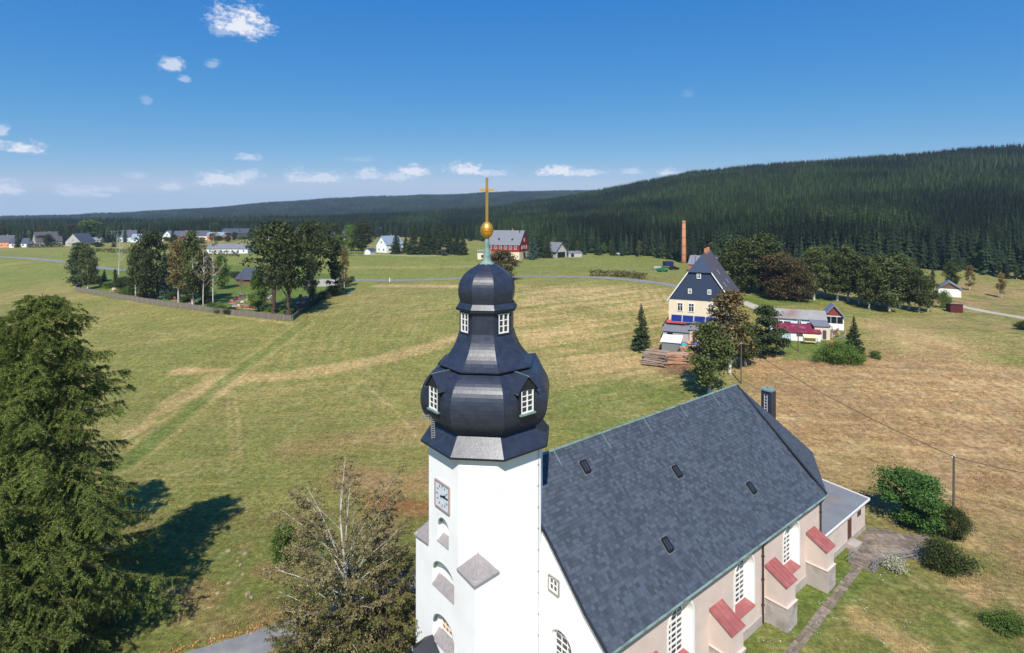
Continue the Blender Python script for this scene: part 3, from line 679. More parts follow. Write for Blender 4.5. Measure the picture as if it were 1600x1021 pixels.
def window(parent, P, op, D, cols, rows, fw=.09, bar=.045, name='window', m=None, glass=None, n=12):
    """arched or square casement: frame with glazing bars, each pane its own piece"""
    m = m or M_winwhite; uc, w, zs, zsp, zt = op; mb = MB(); o = outline(op, n)
    ip = (uc, w-2*fw, zs+fw, zsp, max(zsp, zt-fw)); io = outline(ip, n)
    for k in range(len(o)):
        k2 = (k+1) % len(o)
        mb.quad(P(*o[k], D-.06), P(*o[k2], D-.06), P(*io[k2], D-.06), P(*io[k], D-.06)); mb.quad(P(*io[k], D-.06), P(*io[k2], D-.06), P(*io[k2], D+.02), P(*io[k], D+.02))
    us = [uc-ip[1]/2+ip[1]*i/cols for i in range(cols+1)]; zz = [ip[2]+(max(zsp, zt-fw)-ip[2])*j/rows for j in range(rows+1)]
    def hb(u0, u1, z0, z1, e=.045):
        mb.hexa([P(u0, z0, D+.01), P(u1, z0, D+.01), P(u1, z0, D-e), P(u0, z0, D-e), P(u0, z1, D+.01), P(u1, z1, D+.01), P(u1, z1, D-e), P(u0, z1, D-e)])
    for i in range(1, cols):
        b_ = bar*(1.8 if cols == 2 or (cols % 2 == 0 and i == cols//2) else 1); hb(us[i]-b_/2, us[i]+b_/2, ip[2], arch_z(us[i], ip), .05)
    for j in range(1, rows):
        hw_ = ip[1]/2
        if zz[j] > zsp: hw_ *= math.sqrt(max(0, 1-((zz[j]-zsp)/max(1e-6, ip[4]-zsp))**2))
        b_ = bar*(1.9 if rows > 4 and j % 2 == 0 else 1); hb(uc-hw_, uc+hw_, zz[j]-b_/2, zz[j]+b_/2, .04)
    fr = mb.build(name, m, parent)
    for i in range(cols):
        for j in range(rows):
            a, b = us[i]+bar*.4, us[i+1]-bar*.4; z0, z1 = zz[j]+bar*.4, zz[j+1]-bar*.4
            ta, tb = min(z1, arch_z(a, ip)), min(z1, arch_z(b, ip))
            if max(ta, tb) <= z0+.02: continue
            ta, tb = max(ta, z0+.001), max(tb, z0+.001)
            MB().hexa([P(a, z0, D+.012), P(b, z0, D+.012), P(b, z0, D-.004), P(a, z0, D-.004), P(a, ta, D+.012), P(b, tb, D+.012), P(b, tb, D-.004), P(a, ta, D-.004)]).build('pane', glass or M_glass, fr)
    return fr
def slates(mb, A, B, C, D, rh, sw, rg, lift=.02, skew=.0):
    """courses of overlapping slates on the patch A B (lower edge) C D (upper edge)"""
    A, B, C, D = map(np.array, (A, B, C, D)); A, B, C, D = A.astype(float), B.astype(float), C.astype(float), D.astype(float)
    nrm = np.cross(B-A, D-A); nrm /= np.linalg.norm(nrm)+1e-9
    n = max(1, int(round(np.linalg.norm((C+D)/2-(A+B)/2)/rh)))
    for r in range(n):
        f0, f1 = r/n, min(1, (r+1.12)/n)
        l0, l1, r0, r1 = A+(D-A)*f0, A+(D-A)*f1, B+(C-B)*f0, B+(C-B)*f1
        W = np.linalg.norm(r0-l0)
        if W < .05: continue
        cuts = [0.]; x = sw*(.3+.7*rg.random())
        while x < W-sw*.4: cuts.append(x/W); x += sw*(.7+.6*rg.random())
        cuts.append(1.)
        for a, b in zip(cuts[:-1], cuts[1:]):
            e = .004/W; a2, b2 = a+e, b-e; j = (rg.random()-.5)*.03*rh; t = lift*(.7+.6*rg.random())
            up = (l1-l0)/(np.linalg.norm(l1-l0)+1e-9)
            p0 = l0+(r0-l0)*a2+nrm*t+up*j; p1 = l0+(r0-l0)*b2+nrm*t*(.8+.4*rg.random())+up*j
            p2 = l1+(r1-l1)*b2+nrm*.003; p3 = l1+(r1-l1)*a2+nrm*.003
            mb.add([p0, p1, p2, p3, p0-nrm*t, p1-nrm*t], [(0,1,2,3), (4,5,1,0), (4,0,3), (5,2,1)])
def oct8(k, mr, z):
    m = k*mr; return [(-k,-m,z),(-m,-k,z),(m,-k,z),(k,-m,z),(k,m,z),(m,k,z),(-m,k,z),(-k,m,z)]
def oct_body(prof, mr=.43):
    mb = MB(); rings = [oct8(k, mr, z) for k, z in prof]
    for r in rings: mb.v += r
    for i in range(len(prof)-1):
        for j in range(8): mb.f.append((i*8+j, i*8+(j+1) % 8, (i+1)*8+(j+1) % 8, (i+1)*8+j))
    mb.f.append(tuple(reversed(range(8)))); mb.f.append(tuple((len(prof)-1)*8+j for j in range(8))); return mb
def oct_slates(prof, rh, sw, rg, mr=.43, lift=.008):
    mb = MB()
    for (k0, z0), (k1, z1) in zip(prof[:-1], prof[1:]):
        a, b = oct8(k0, mr, z0), oct8(k1, mr, z1)
        for j in range(8): slates(mb, a[j], a[(j+1) % 8], b[(j+1) % 8], b[j], rh, sw, rg, lift)
    return mb
def smooth_prof(p, n=4):
    out = []
    for i in range(len(p)-1):
        p0, p1, p2, p3 = p[max(i-1, 0)], p[i], p[i+1], p[min(i+2, len(p)-1)]
        for s in range(n):
            t = s/n; out.append(tuple(.5*(2*p1[c]+(p2[c]-p0[c])*t+(2*p0[c]-5*p1[c]+4*p2[c]-p3[c])*t*t+(3*p1[c]-p0[c]-3*p2[c]+p3[c])*t**3) for c in (0, 1)))
    return out+[p[-1]]
def build_tower():
    K, MM, ZB, ZT = 3.4, 1.72, 10.6, 17.45
    mb = MB(); PL = lambda v, z, d: (-K+d, -v, z)         # left (clock) face, v to the right seen from outside is -y
    n2, n3, n1 = (0, 2.5, 8.2, 9.25, 10.05), (0, 2.5, 4.7, 5.8, 6.75), (0, 1.3, 11.25, 12.3, 12.9)
    arch_wall(mb, PL, -K, K, 0, ZB, [n3, n2], D=.5, splay=.98, sill_rise=.55)
    arch_wall(mb, PL, -MM, MM, ZB, ZT, [n1], D=.45, splay=.98, sill_rise=.35)
    for op, sr in ((n1, .35), (n2, .55), (n3, .55)):
        io = outline(inner(op, .98, sr)); DD = .45 if op is n1 else .5
        mb.add([PL(u, z, DD) for u, z in io], [tuple(range(len(io)))])
    for (a, b) in (((-K,-K),(K,-K)), ((K,-K),(K,K)), ((K,K),(-K,K))): mb.quad((*a,0), (*b,0), (*b,ZB), (*a,ZB))
    o = oct8(K, MM/K, ZB); t = oct8(K, MM/K, ZT)
    for j in range(7): mb.quad(o[j], o[j+1], t[j+1], t[j])
    mb.add([(-K,-K,ZB),(K,-K,ZB),(K,K,ZB),(-K,K,ZB)], [(0,1,2,3)])
    tw = mb.build('tower_wall', M_white, CH)
    for op, sr, DD in ((n1, .35, .45), (n2, .55, .5), (n3, .55, .5)):
        a, b = op[0]-op[1]/2+.01, op[0]+op[1]/2-.01
        MB().slab(PL(a, op[2]+.02, -.06), PL(b, op[2]+.02, -.06), PL(b, op[2]+sr+.02, DD-.02), PL(a, op[2]+sr+.02, DD-.02), .05).build('niche_sill', M_tile, tw)
        o_ = outline(op); ii = outline((op[0], op[1]-.16, op[2], op[3], op[4]-.08)); s = MB()
        for k in range(2, len(o_)-1): s.quad(PL(*o_[k], .03), PL(*o_[k+1], .03), PL(*ii[k+1], .05), PL(*ii[k], .05)); s.quad(PL(*ii[k], .05), PL(*ii[k+1], .05), PL(*ii[k+1], .3), PL(*ii[k], .3))
        s.build('soffit_shade_strip', M_copper, tw)  # grey-green strip puts the arch soffit's thin crescent of shade into colour
    for sy in (-1, 1):
        c = MB(); k = K+.1; q = MM-.05; mid = (K+MM)/2-.02
        P = [(-k, sy*q, 10.62), (-k, sy*k, 10.45), (-q, sy*k, 10.62), (-mid, sy*mid, 11.65)]
        c.add(P+[(-k, sy*q, 10.5), (-k, sy*k, 10.33), (-q, sy*k, 10.5)], [(0,1,3),(1,2,3),(4,5,1,0),(5,6,2,1)]); br = c.build('corner_roof', M_tile, CH)
        MB().bar((-k, sy*k, 10.48), (-mid, sy*mid, 11.67), .07).build('hip_ridge', M_tile, br)
    # clock
    ck = MB().hexa([(-K-.06, -.78, 13.55), (-K-.06, .78, 13.55), (-K+.05, .78, 13.55), (-K+.05, -.78, 13.55), (-K-.06, -.78, 15.1), (-K-.06, .78, 15.1), (-K+.05, .78, 15.1), (-K+.05, -.78, 15.1)]).build('clock_face', mat('clock_white', (214,220,226), .6, .3, var=.06), CH)
    M_cf = mat('clock_frame', (168,150,142), .7, .3)
    for a, b in (((-.8, 13.5), (.8, 13.5)), ((-.8, 15.12), (.8, 15.12)), ((-.8, 13.5), (-.8, 15.12)), ((.8, 13.5), (.8, 15.12))):
        MB().bar((-K-.08, a[0], a[1]), (-K-.08, b[0], b[1]), .09).build('frame_bar', M_cf, ck)
    cz = 14.32
    for h in range(12):
        t = math.tau*h/12; r0, r1 = .52, .68; s, c = math.sin(t), math.cos(t)
        MB().bar((-K-.075, -s*r0, cz+c*r0), (-K-.075, -s*r1, cz+c*r1), .05, .03).build('hour_mark', mat('clock_ink', (78,82,92), .6, .3), ck)
    for nm, hr, ln, w in (('hour_hand', 2.25, .42, .1), ('minute_hand', 2.9, .62, .07)):
        t = math.tau*hr/12; s, c = math.sin(t), math.cos(t); MB().bar((-K-.1, s*.16, cz-c*.16), (-K-.1, -s*ln, cz+c*ln), w, .03).build(nm, M_black, ck)
    # window deep in the lowest niche, porch hood at the foot
    window(tw, PL, (-.2, 1.3, 5.4, 6.1, 6.5), .47, 3, 3, name='niche_window', glass=mat('stained_glass', (176,120,60), .3, .5, var=.5, nscale=6))
    hd = MB().slab((-K-1.5, .3, 3.95), (-K, .3, 4.25), (-K, 1.25, 4.95), (-K-1.5, 1.25, 4.65), .08).slab((-K, 2.2, 4.25), (-K-1.5, 2.2, 3.95), (-K-1.5, 1.25, 4.65), (-K, 1.25, 4.95), .08).build('porch_hood', M_slatedark, CH)
    MB().tube([(-K-1.45, 1.25, 4.62), (-K-1.5, 1.25, 4.95)], [.05, .02], 6).build('finial', M_zinc, hd)
    # skirt, bulb, ledge roof, lantern, ring and small dome
    rg = random.Random(3); lay = [
      ('skirt_roof', [(3.4,17.28),(3.98,17.3),(3.98,17.42),(3.22,18.5)], [(3.98,17.42),(3.22,18.5)]),
      ('bulb_dome', None, smooth_prof([(3.18,18.42),(3.62,18.85),(3.9,19.35),(4.02,20.05),(3.93,20.75),(3.66,21.35),(3.25,21.8),(2.7,22.12)], 3)),
      ('ledge_roof', None, [(2.98,22.16)]+smooth_prof([(2.98,22.2),(2.5,22.62),(2.1,23.2),(1.86,23.75),(1.72,24.25)], 3)),
      ('lantern', None, [(1.68,24.2),(1.68,25.75)]),
      ('lantern_ring', [(1.68,25.62),(1.9,25.66),(1.9,25.78),(1.7,26.14)], [(1.9,25.78),(1.7,26.14)]),
      ('onion_dome', None, smooth_prof([(1.64,26.12),(1.74,26.55),(1.77,26.95),(1.7,27.4),(1.48,27.85),(1.12,28.22),(.7,28.48),(.34,28.68)], 3))]
    for nm, body, prof in lay:
        o_ = oct_body(body or prof).build(nm, M_slatedark, CH)
        stuff(oct_slates(prof, .19, .32, rg).build('slate_covering', M_slate, o_))
    sk = [c for c in CH.children if c.name == 'skirt_roof'][0]
    for j in range(8):
        a, b = oct8(4.0, .43, 17.4)[j], oct8(4.0, .43, 17.4)[(j+1) % 8]
        MB().bar(a, b, .05, .06).build('drip_edge', M_slatedark, sk)
    for r_, z_ in ((1.92, 25.8), (3.0, 22.22)):
        for j in range(8):
            a, b = oct8(r_, .43, z_)[j], oct8(r_, .43, z_)[(j+1) % 8]; MB().bar(a, b, .03, .035).build('lead_edge', M_slatedark, CH)
    # dormers on the bulb and lantern windows, four of each
    for q in range(4):
        c, s = [(1,0),(0,1),(-1,0),(0,-1)][q]; rot = lambda x, y, z: (c*x-s*y, s*x+c*y, z)
        P = lambda u, z, d: rot(u, -4.06+d, z)
        b = MB()
        for x0, x1 in ((-.62, -.5), (.5, .62)): b.hexa([rot(x, y, z) for z in (19.7, 21.3) for x, y in ((x0, -4.08), (x1, -4.08), (x1, -2.9), (x0, -2.9))])
        b.add([rot(*p) for p in ((-.75,-4.14,21.25),(.75,-4.14,21.25),(0,-4.14,21.95),(-.75,-3.2,21.25),(.75,-3.2,21.25),(0,-2.6,21.95))], [(0,1,2),(3,5,4),(0,3,4,1)])
        d = b.build('dormer', M_slatedark, CH)
        rf = MB()
        for sx in (-1, 1):
            pts = [rot(sx*.84,-4.24,21.12), rot(0,-4.24,22.04), rot(0,-2.5,22.08), rot(sx*.84,-3.2,21.17)]
            rf.slab(*(pts if sx > 0 else pts[::-1]), .06)
        rf.build('dormer_roof', M_slate, d)
        for sx in (-1, 1): MB().bar(rot(sx*.84,-4.25,21.13), rot(sx*.84,-3.2,21.19), .05).build('copper_edge', M_copper, d)
        MB().bar(rot(0,-4.25,22.06), rot(0,-2.5,22.1), .06).build('ridge_cap', M_copper, d)
        window(d, P, (0, .98, 19.85, 21.2, 21.2), .0, 2, 4, .08, .05, 'dormer_window')
        MB().hexa([rot(x, y, z) for z in (19.74, 19.84) for x, y in ((-.62,-4.2),(.62,-4.2),(.62,-3.7),(-.62,-3.7))]).build('sill', M_copper, d)
        P2 = lambda u, z, d_: rot(u, -1.74+d_, z)
        lw = window(CH, P2, (0, .82, 24.3, 25.5, 25.5), .0, 2, 3, .08, .05, 'lantern_window')
        MB().hexa([rot(x, y, z) for z in (25.5, 25.56) for x, y in ((-.5,-1.82),(.5,-1.82),(.5,-1.6),(-.5,-1.6))]).build('head_strip', M_copper, lw)
        MB().hexa([rot(x, y, z) for z in (24.2, 24.28) for x, y in ((-.48,-1.8),(.48,-1.8),(.48,-1.6),(-.48,-1.6))]).build('sill', M_slatedark, lw)
    # copper neck, gilded ball and cross
    MB().lathe([(.62,28.52),(.44,28.66),(.3,28.85),(.25,29.1),(.2,29.6),(.15,30.2),(.12,30.35)], 16).build('copper_neck', M_copper, CH, True)
    bl = MB().lathe([(.05,30.28),(.22,30.36),(.36,30.52),(.42,30.72),(.43,30.8)], 24).build('gilded_ball', M_gold, CH, True)
    MB().lathe([(.46,30.79),(.46,30.84)], 24).build('ball_rim', M_gold, bl)
    MB().lathe([(.43,30.84),(.41,31.0),(.32,31.2),(.18,31.34),(.06,31.42)], 24).build('ball_upper_half', M_gold, bl, True)
    # the cross faces the camera side: arms lie across the view
    dx, dy = math.cos(-CRZ), math.sin(-CRZ)
    cr = MB().bar((0,0,31.35), (0,0,34.3), .13, .13).build('gilded_cross', M_gold, CH)
    MB().bar((-.47*dx,-.47*dy,33.5), (.47*dx,.47*dy,33.5), .13, .13).build('cross_arm', M_gold, cr)
    MB().box(-.09,.09,-.09,.09,33.41,33.59).build('cross_boss', M_gold, cr)
    # lattice cross standing on the skirt, lightning conductor
    lc = MB(); B0 = Vector((-3.72, .62, 17.75)); ax = Vector((-.02, .06, 1)).normalized(); sd = Vector((dx, dy, 0))
    for s in (-.1, .1): lc.bar(B0+sd*s, B0+sd*s+ax*2.0, .035)
    for i in range(14): z = .1+i*.14; lc.bar(B0-sd*.1+ax*z, B0+sd*.1+ax*z, .05)
    lc_ = lc.build('lattice_cross', M_galv, CH)
    a2 = MB()
    for s in (-.08, .08): a2.bar(B0-sd*.62+ax*(1.4+s), B0+sd*.62+ax*(1.4+s), .035)
    for i in range(8): a2.bar(B0+sd*(-.6+i*.17)+ax*1.32, B0+sd*(-.6+i*.17)+ax*1.48, .05)
    a2.build('lattice_arm', M_galv, lc_)
    cd = MB().tube([(1.5,-K-.06,17.2),(1.5,-K-.06,0)], .022, 5).build('lightning_cable', M_galv, CH)
    for i in range(12): MB().box(1.45,1.55,-K-.05,-K+.02,1.2+i*1.35,1.28+i*1.35).build('cable_clip', M_galv, cd)
build_tower()
EAVE, RIDGE, HWN, UG, UE = 7.0, 14.66, 8.19, 2.38, 31.14
def roof_z(v):
    v = abs(v)
    return RIDGE-.944*v if v < 6.9 else RIDGE-.944*6.9-(v-6.9)*.76
def build_nave():
    PS = lambda u, z, d: (u, -HWN+d, z)
    wins = [(uc, 2.75, 2.05, 5.0, 6.3) for uc in (9.85, 17.95, 25.55)]
    mb = MB(); arch_wall(mb, PS, UG, UE, 0, 6.97, wins, D=.62, splay=.74, sill_rise=.35, n=16)
    sw = mb.build('nave_wall', M_beige, CH)
    tr = MB()
    for op in wins:
        o = outline(op, 16); oo = outline((op[0], op[1]+.34, op[2], op[3], op[4]+.17), 16); s = MB()
        for k in range(1, len(o)):
            k2 = (k+1) % len(o)
            s.quad(PS(*o[k], -.025), PS(*oo[k], -.025), PS(*oo[k2], -.025), PS(*o[k2], -.025)); s.quad(PS(*oo[k], -.025), PS(*oo[k], .02), PS(*oo[k2], .02), PS(*oo[k2], -.025)); s.quad(PS(*o[k], .02), PS(*o[k], -.025), PS(*o[k2], -.025), PS(*o[k2], .02))
        s.build('window_surround', M_winwhite, sw)
        i_ = inner(op, .74, .35); ri = MB(); oi = outline(i_, 16)
        for k in range(1, len(o)):
            k2 = (k+1) % len(o); e = .004
            ri.quad(*[(p[0]+(op[0]-p[0])*e, p[1]-.002, p[2]-.004) for p in (PS(*o[k], 0), PS(*o[k2], 0), PS(*oi[k2], .62), PS(*oi[k], .62))])
        ri.build('window_reveal', M_winwhite, sw)
        window(CH, PS, i_, .6, 3, 9, .12, .075, 'nave_window')
        a, b = op[0]-op[1]/2-.06, op[0]+op[1]/2+.06
        MB().slab(PS(a, op[2]-.02, -.16), PS(b, op[2]-.02, -.16), PS(b-.3, op[2]+.42, .55), PS(a+.3, op[2]+.42, .55), .05).build('window_sill', M_redmetal, sw)
    PG = lambda v, z, d: (UG+d, -v, z)            # west gable, v positive towards the camera side
    gw, sm = (4.55, 1.9, 2.6, 4.9, 5.75), (3.95, .8, 7.95, 8.75, 8.75)
    mb = MB(); arch_wall(mb, PG, 2.6, HWN, 0, lambda v: roof_z(v)-.12, [gw], D=.4, splay=.9, sill_rise=.15)
    mb.quad(PG(-HWN, 0, 0), PG(-2.6, 0, 0), PG(-2.6, roof_z(2.6)-.12, 0), PG(-HWN, roof_z(HWN)-.12, 0))
    gb = mb.build('gable_wall', M_white, CH); window(gb, PG, inner(gw, .9, .15), .38, 3, 7, .08, .05, 'gable_window')
    window(gb, lambda v, z, d: PG(v, z, d-.03), sm, .0, 2, 2, .1, .05, 'small_window')
    for (a, b) in (((3.5,7.85),(4.4,7.85)), ((3.5,8.85),(4.4,8.85)), ((3.5,7.85),(3.5,8.85)), ((4.4,7.85),(4.4,8.85))):
        MB().bar(PG(a[0], a[1], -.03), PG(b[0], b[1], -.03), .13, .08).build('stone_surround', M_tile, gb)
    aps = [(UE,-HWN),(39.4,-3.5),(39.4,3.5),(UE,HWN)]; m = MB()
    for a, b in zip(aps[:-1], aps[1:]): m.quad((*a,0),(*b,0),(*b,6.95),(*a,6.95))
    m.quad((UE,HWN,0),(UG,HWN,0),(UG,HWN,6.95),(UE,HWN,6.95)); m.build('apse_wall', M_beige, CH)
    MB().box(UG-.02, UE, -HWN-.07, -HWN, 0, .7).build('plinth', M_plinth, sw)
    # roof
    O = HWN+.42; z0 = roof_z(O); zb = roof_z(6.9); U0, U1 = UG-.25, UE+.35
    rb = MB()
    for s in (-1, 1):
        for (va, vb) in ((O, 6.9), (6.9, 0)):
            pts = [(U0, s*va, roof_z(va)), (U1, s*va, roof_z(va)), (U1, s*vb, roof_z(vb)), (U0, s*vb, roof_z(vb))]
            rb.slab(*(pts if s < 0 else [pts[1], pts[0], pts[3], pts[2]]), .14)
    ap = [(U1,-O,z0),(40.0,-3.75,z0),(40.0,3.75,z0),(U1,O,z0)]; Rg = (U1, 0, RIDGE)
    for a, b in zip(ap[:-1], ap[1:]): rb.tri(a, b, Rg); rb.quad((a[0],a[1],a[2]-.2),(b[0],b[1],b[2]-.2),b,a)
    rf = rb.build('nave_roof', M_slatedark, CH); rg = random.Random(11); sl = MB()
    slates(sl, (U0,-O,z0), (U1,-O,z0), (U1,-6.9,zb), (U0,-6.9,zb), .27, .3, rg, .034)
    slates(sl, (U0,-6.9,zb), (U1,-6.9,zb), (U1,0,RIDGE), (U0,0,RIDGE), .27, .3, rg, .034)
    for a, b in zip(ap[:-1], ap[1:]): slates(sl, a, b, Rg, Rg, .27, .3, rg, .034)
    slates(sl, (U1,O,z0), (U0,O,z0), (U0,0,RIDGE), (U1,0,RIDGE), .5, .8, rg, .022)
    stuff(sl.build('slate_covering', M_slateroof, rf))
    MB().bar((U0,0,RIDGE+.04), (U1,0,RIDGE+.04), .22, .07).build('copper_ridge', M_copper, rf)
    MB().bar((U1,0,RIDGE+.05), (U1,-O,z0+.06), .22, .06).build('hip_strip', M_slatedark, rf)
    for va, vb in ((O, 6.9), (6.9, 3.2)):
        MB().bar((U0+.03,-va,roof_z(va)+.03), (U0+.03,-vb,roof_z(vb)+.03), .12, .06).build('verge_strip', M_slatedark, rf)
    for i in range(5):   # small lightning and lead strips across the courses near the ridge
        u = 6+i*5.2; MB().bar((u,-.1,RIDGE), (u+.02,-.9,roof_z(.9)+.05), .05, .03).build('lead_strip', M_copper, rf)
    gt = MB()
    gt.tube([(U0,-O-.07,z0-.06),(U1,-O-.07,z0-.06)], .085, 8); gt.build('gutter', M_copper, CH)
    for u in (20.55, 30.95):
        p = MB().tube([(u,-O-.05,z0-.1),(u,-HWN-.32,z0-.35),(u,-HWN-.12,z0-.7),(u,-HWN-.12,.15)], .075, 8).build('downpipe', M_pipe, CH)
        for z in (1.5, 3.5, 5.3): MB().box(u-.1,u+.1,-HWN-.21,-HWN+.02,z,z+.06).build('pipe_bracket', M_pipe, p)
    # cast-iron roof lights
    d = Vector((0, -1, -.944)).normalized(); nr = Vector((0, -.944, 1)).normalized(); x = Vector((1, 0, 0))
    for (u, v) in ((7.9,-1.35),(16.2,-3.45),(23.0,-6.0),(11.0,-6.25)):
        c = Vector((u, v, roof_z(v)))+nr*.03; hw, hh = .26, .42
        f = MB()
        cs = [(-1,-1),(1,-1),(1,1),(-1,1)]
        for k in range(4):
            a, b = cs[k], cs[(k+1) % 4]; f.bar(c+x*hw*a[0]+d*hh*a[1]+nr*.07, c+x*hw*b[0]+d*hh*b[1]+nr*.07, .1, .16)
        f.bar(c-d*hh+nr*.1, c+d*hh+nr*.1, .06, .06)
        fo = f.build('roof_light', M_black, CH)
        MB().slab(*[c+x*a*.36+d*b*.56+nr*.015 for a, b in ((-1,1),(1,1),(1,-1),(-1,-1))], .03).build('lead_apron', M_lead, fo)
        for s in (-1, 1): MB().slab(*[c+x*(s*hw*.5+a*hw*.4)+d*b*hh*.9+nr*.1 for a, b in ((-1,1),(1,1),(1,-1),(-1,-1))], .02).build('pane', M_glass, fo)
    # buttresses
    for u0 in (5.6, 13.25, 21.1, 28.3):
        u1 = u0+1.5; b = MB(); pr = [(-HWN+.02, 0), (-9.85, 0), (-9.85, 3.5), (-HWN+.02, 4.35)]
        b.add([(u0, v, z) for v, z in pr]+[(u1, v, z) for v, z in pr], [(0,1,2,3)[::-1], (4,5,6,7), (0,1,5,4)[::-1], (1,2,6,5)[::-1], (2,3,7,6)[::-1]])
        bo = b.build('buttress', M_beige, CH)
        MB().slab((u0-.1,-9.98,3.48), (u1+.1,-9.98,3.48), (u1+.1,-HWN,4.42), (u0-.1,-HWN,4.42), .08).build('buttress_cap', M_redmetal, bo)
        for k in range(4): MB().bar((u0+.05+k*.467,-9.97,3.5), (u0+.05+k*.467,-HWN-.02,4.43), .03, .05).build('cap_seam', M_redmetal, bo)
        MB().box(u0-.07,u1+.07,-9.95,-HWN-.01,0,1.85).build('buttress_plinth', M_plinth, bo)
        MB().box(u0-.12,u1+.12,-10.0,-HWN-.012,1.85,1.93).build('plinth_ledge', M_beige, bo)
    # slated chimney with copper cap behind the ridge
    cu, cv = 38.9, .4
    c = MB().box(cu-.55,cu+.55,cv-.55,cv+.55,6.5,12.6).build('chimney', M_slatedark, CH); rg = random.Random(5); s = MB()
    for (a, b) in (((cu-.55,cv-.55),(cu+.55,cv-.55)), ((cu+.55,cv-.55),(cu+.55,cv+.55)), ((cu-.55,cv+.55),(cu-.55,cv-.55))): slates(s, (*a,8.5), (*b,7.2), (*b,12.5), (*a,12.5), .2, .3, rg, .012)
    stuff(s.build('slate_covering', M_slate, c))
    MB().box(cu-.64,cu+.64,cv-.64,cv+.64,12.6,12.78).build('copper_cap', M_copper, c); MB().lathe([(.1,12.78),(.1,13.0)], 8, (cu,cv,0)).build('flue', M_copper, c)
    l = MB()
    for y in (-.16, .16): l.bar((cu-.62,cv+y,10.2), (cu-.62,cv+y,12.2), .035)
    for i in range(6): l.bar((cu-.62,cv-.16,10.35+i*.32), (cu-.62,cv+.16,10.35+i*.32), .03)
    l.build('sweep_ladder', M_ladderwhite, c)
    # low annex
    A0, A1, V0, V1 = UE+.2, 41.6, -8.2, -1.2
    an = MB().box(A0, A1, V0, V1, 0, 3.05).build('annex_wall', M_beige, CH)
    MB().slab((A0-.1,V0-.3,3.12), (A1+.3,V0-.3,3.12), (A1+.3,V1,3.6), (A0-.1,V1,3.6), .12).build('annex_roof', mat('roofing_felt', (120,124,128), .9, .15, var=.12, nscale=.8, stain=((140,112,84), .3, .7)), an)
    for a, b in (((A0,V0-.33,3.1),(A1+.33,V0-.33,3.1)), ((A1+.33,V0-.33,3.1),(A1+.33,V1,3.58))): MB().bar(a, b, .06, .2).build('white_fascia', M_winwhite, an)
    MB().box(37.2,38.1,V0-.03,V0+.05,.35,2.4).build('door', mat('brown_door', (92,62,50), .6, .3), an)
    MB().box(36.9,38.4,V0-.9,V0,0,.3).build('door_step', M_plinth, an)
    MB().box(39.6,40.5,V0-.03,V0+.05,1.9,2.4).build('annex_window', M_glass, an); MB().box(A0,A1+.06,V0-.06,V0,0,.5).build('annex_plinth', M_plinth, an)
build_nave()
# flagged yard, stepping-stone path, steps and railings by the annex
def flags(name, poly, size, seed, z=.03):
    rg = random.Random(seed); o = struct(MB().prism([(p.x, p.y) for p in poly], .004, .02).build(name, mat('sandy_joint', (120,110,92), .95, .1)))
    xs = [p.x for p in poly]; ys = [p.y for p in poly]; n = 0; y = min(ys)
    while y < max(ys):
        hgt = size*(.75+.5*rg.random()); x = min(xs)+rg.random()*-.5
        while x < max(xs):
            w = size*(.7+1.1*rg.random()); cx, cy = x+w/2, y+hgt/2
            if bool(inpoly(np.array([cx]), np.array([cy]), poly)[0]):
                j = lambda: (rg.random()-.5)*.1*size; zz = z+rg.random()*.035; g = .03
                q = [(x+g+j(), y+g+j()), (x+w-g+j(), y+g+j()), (x+w-g+j(), y+hgt-g+j()), (x+g+j(), y+hgt-g+j())]
                MB().prism(q, .0, zz).build('flagstone', M_stone, o); n += 1
            x += w
        y += hgt
flags('flagstone_yard', [chw(34.2,-9.7), chw(36.4,-11.0), chw(40.5,-13.2), chw(44.0,-14.3), chw(44.8,-12.4), chw(43.6,-10.8), chw(42.4,-8.4), chw(36.5,-8.5)], .85, 4)
pth = struct(MB().prism([(p.x, p.y) for p in (chw(12,-11.72), chw(34.4,-10.45), chw(34.4,-9.85), chw(12,-11.05))], .004, .015).build('stepping_stone_path', mat('trodden_soil', (108,108,64), .95, .1, var=.2)))
_rg = random.Random(9); u = 12.2
while u < 34:
    w = .55+.5*_rg.random(); v = -11.4+(u-12)*.056
    for s in (0, 1):
        vv = v+(s-.5)*.38+(_rg.random()-.5)*.06; j = lambda: (_rg.random()-.5)*.12; hh = .15+.04*_rg.random()
        q = [chw(u+.04+j(), vv-hh), chw(u+w-.04+j(), vv-hh+j()), chw(u+w-.04+j(), vv+hh), chw(u+.04+j(), vv+hh+j())]
        MB().prism([(p.x, p.y) for p in q], 0, .035+.03*_rg.random()).build('paving_stone', M_stone, pth)
    u += w
st = thing('stone_steps', 'low stone steps leading from the stepping stone path to the flagged yard', 'steps', chw(34.9,-10.5), CRZ)
for i in range(3): MB().box(-.5+i*.34,-.5+i*.34+.4,-.95,.95,0,.06+.07*i).build('step', M_stone, st)
def railing(label, a, b, n, posts_h=.95):
    t = thing('handrail', label, 'railing', a, 0, 'metal handrails by the annex yard'); d = b-a; p = []
    for i in range(n):
        q = d*(i/(n-1)); MB().tube([q, q+Vector((0,0,posts_h))], .028, 6).build('post', M_galv, t)
    for z in (posts_h, posts_h*.5): MB().tube([Vector((0,0,z)), d+Vector((0,0,z))], .026, 6).build('rail', M_galv, t)
railing('short galvanised handrail left of the stone steps by annex wall', chw(34.1,-9.45), chw(35.9,-9.55), 3)
railing('long galvanised handrail along the flagged yard edge', chw(35.6,-11.35), chw(41.2,-13.75), 5)
railing('sloping galvanised handrail right of the stone steps', chw(34.3,-11.35), chw(35.5,-11.3), 3)
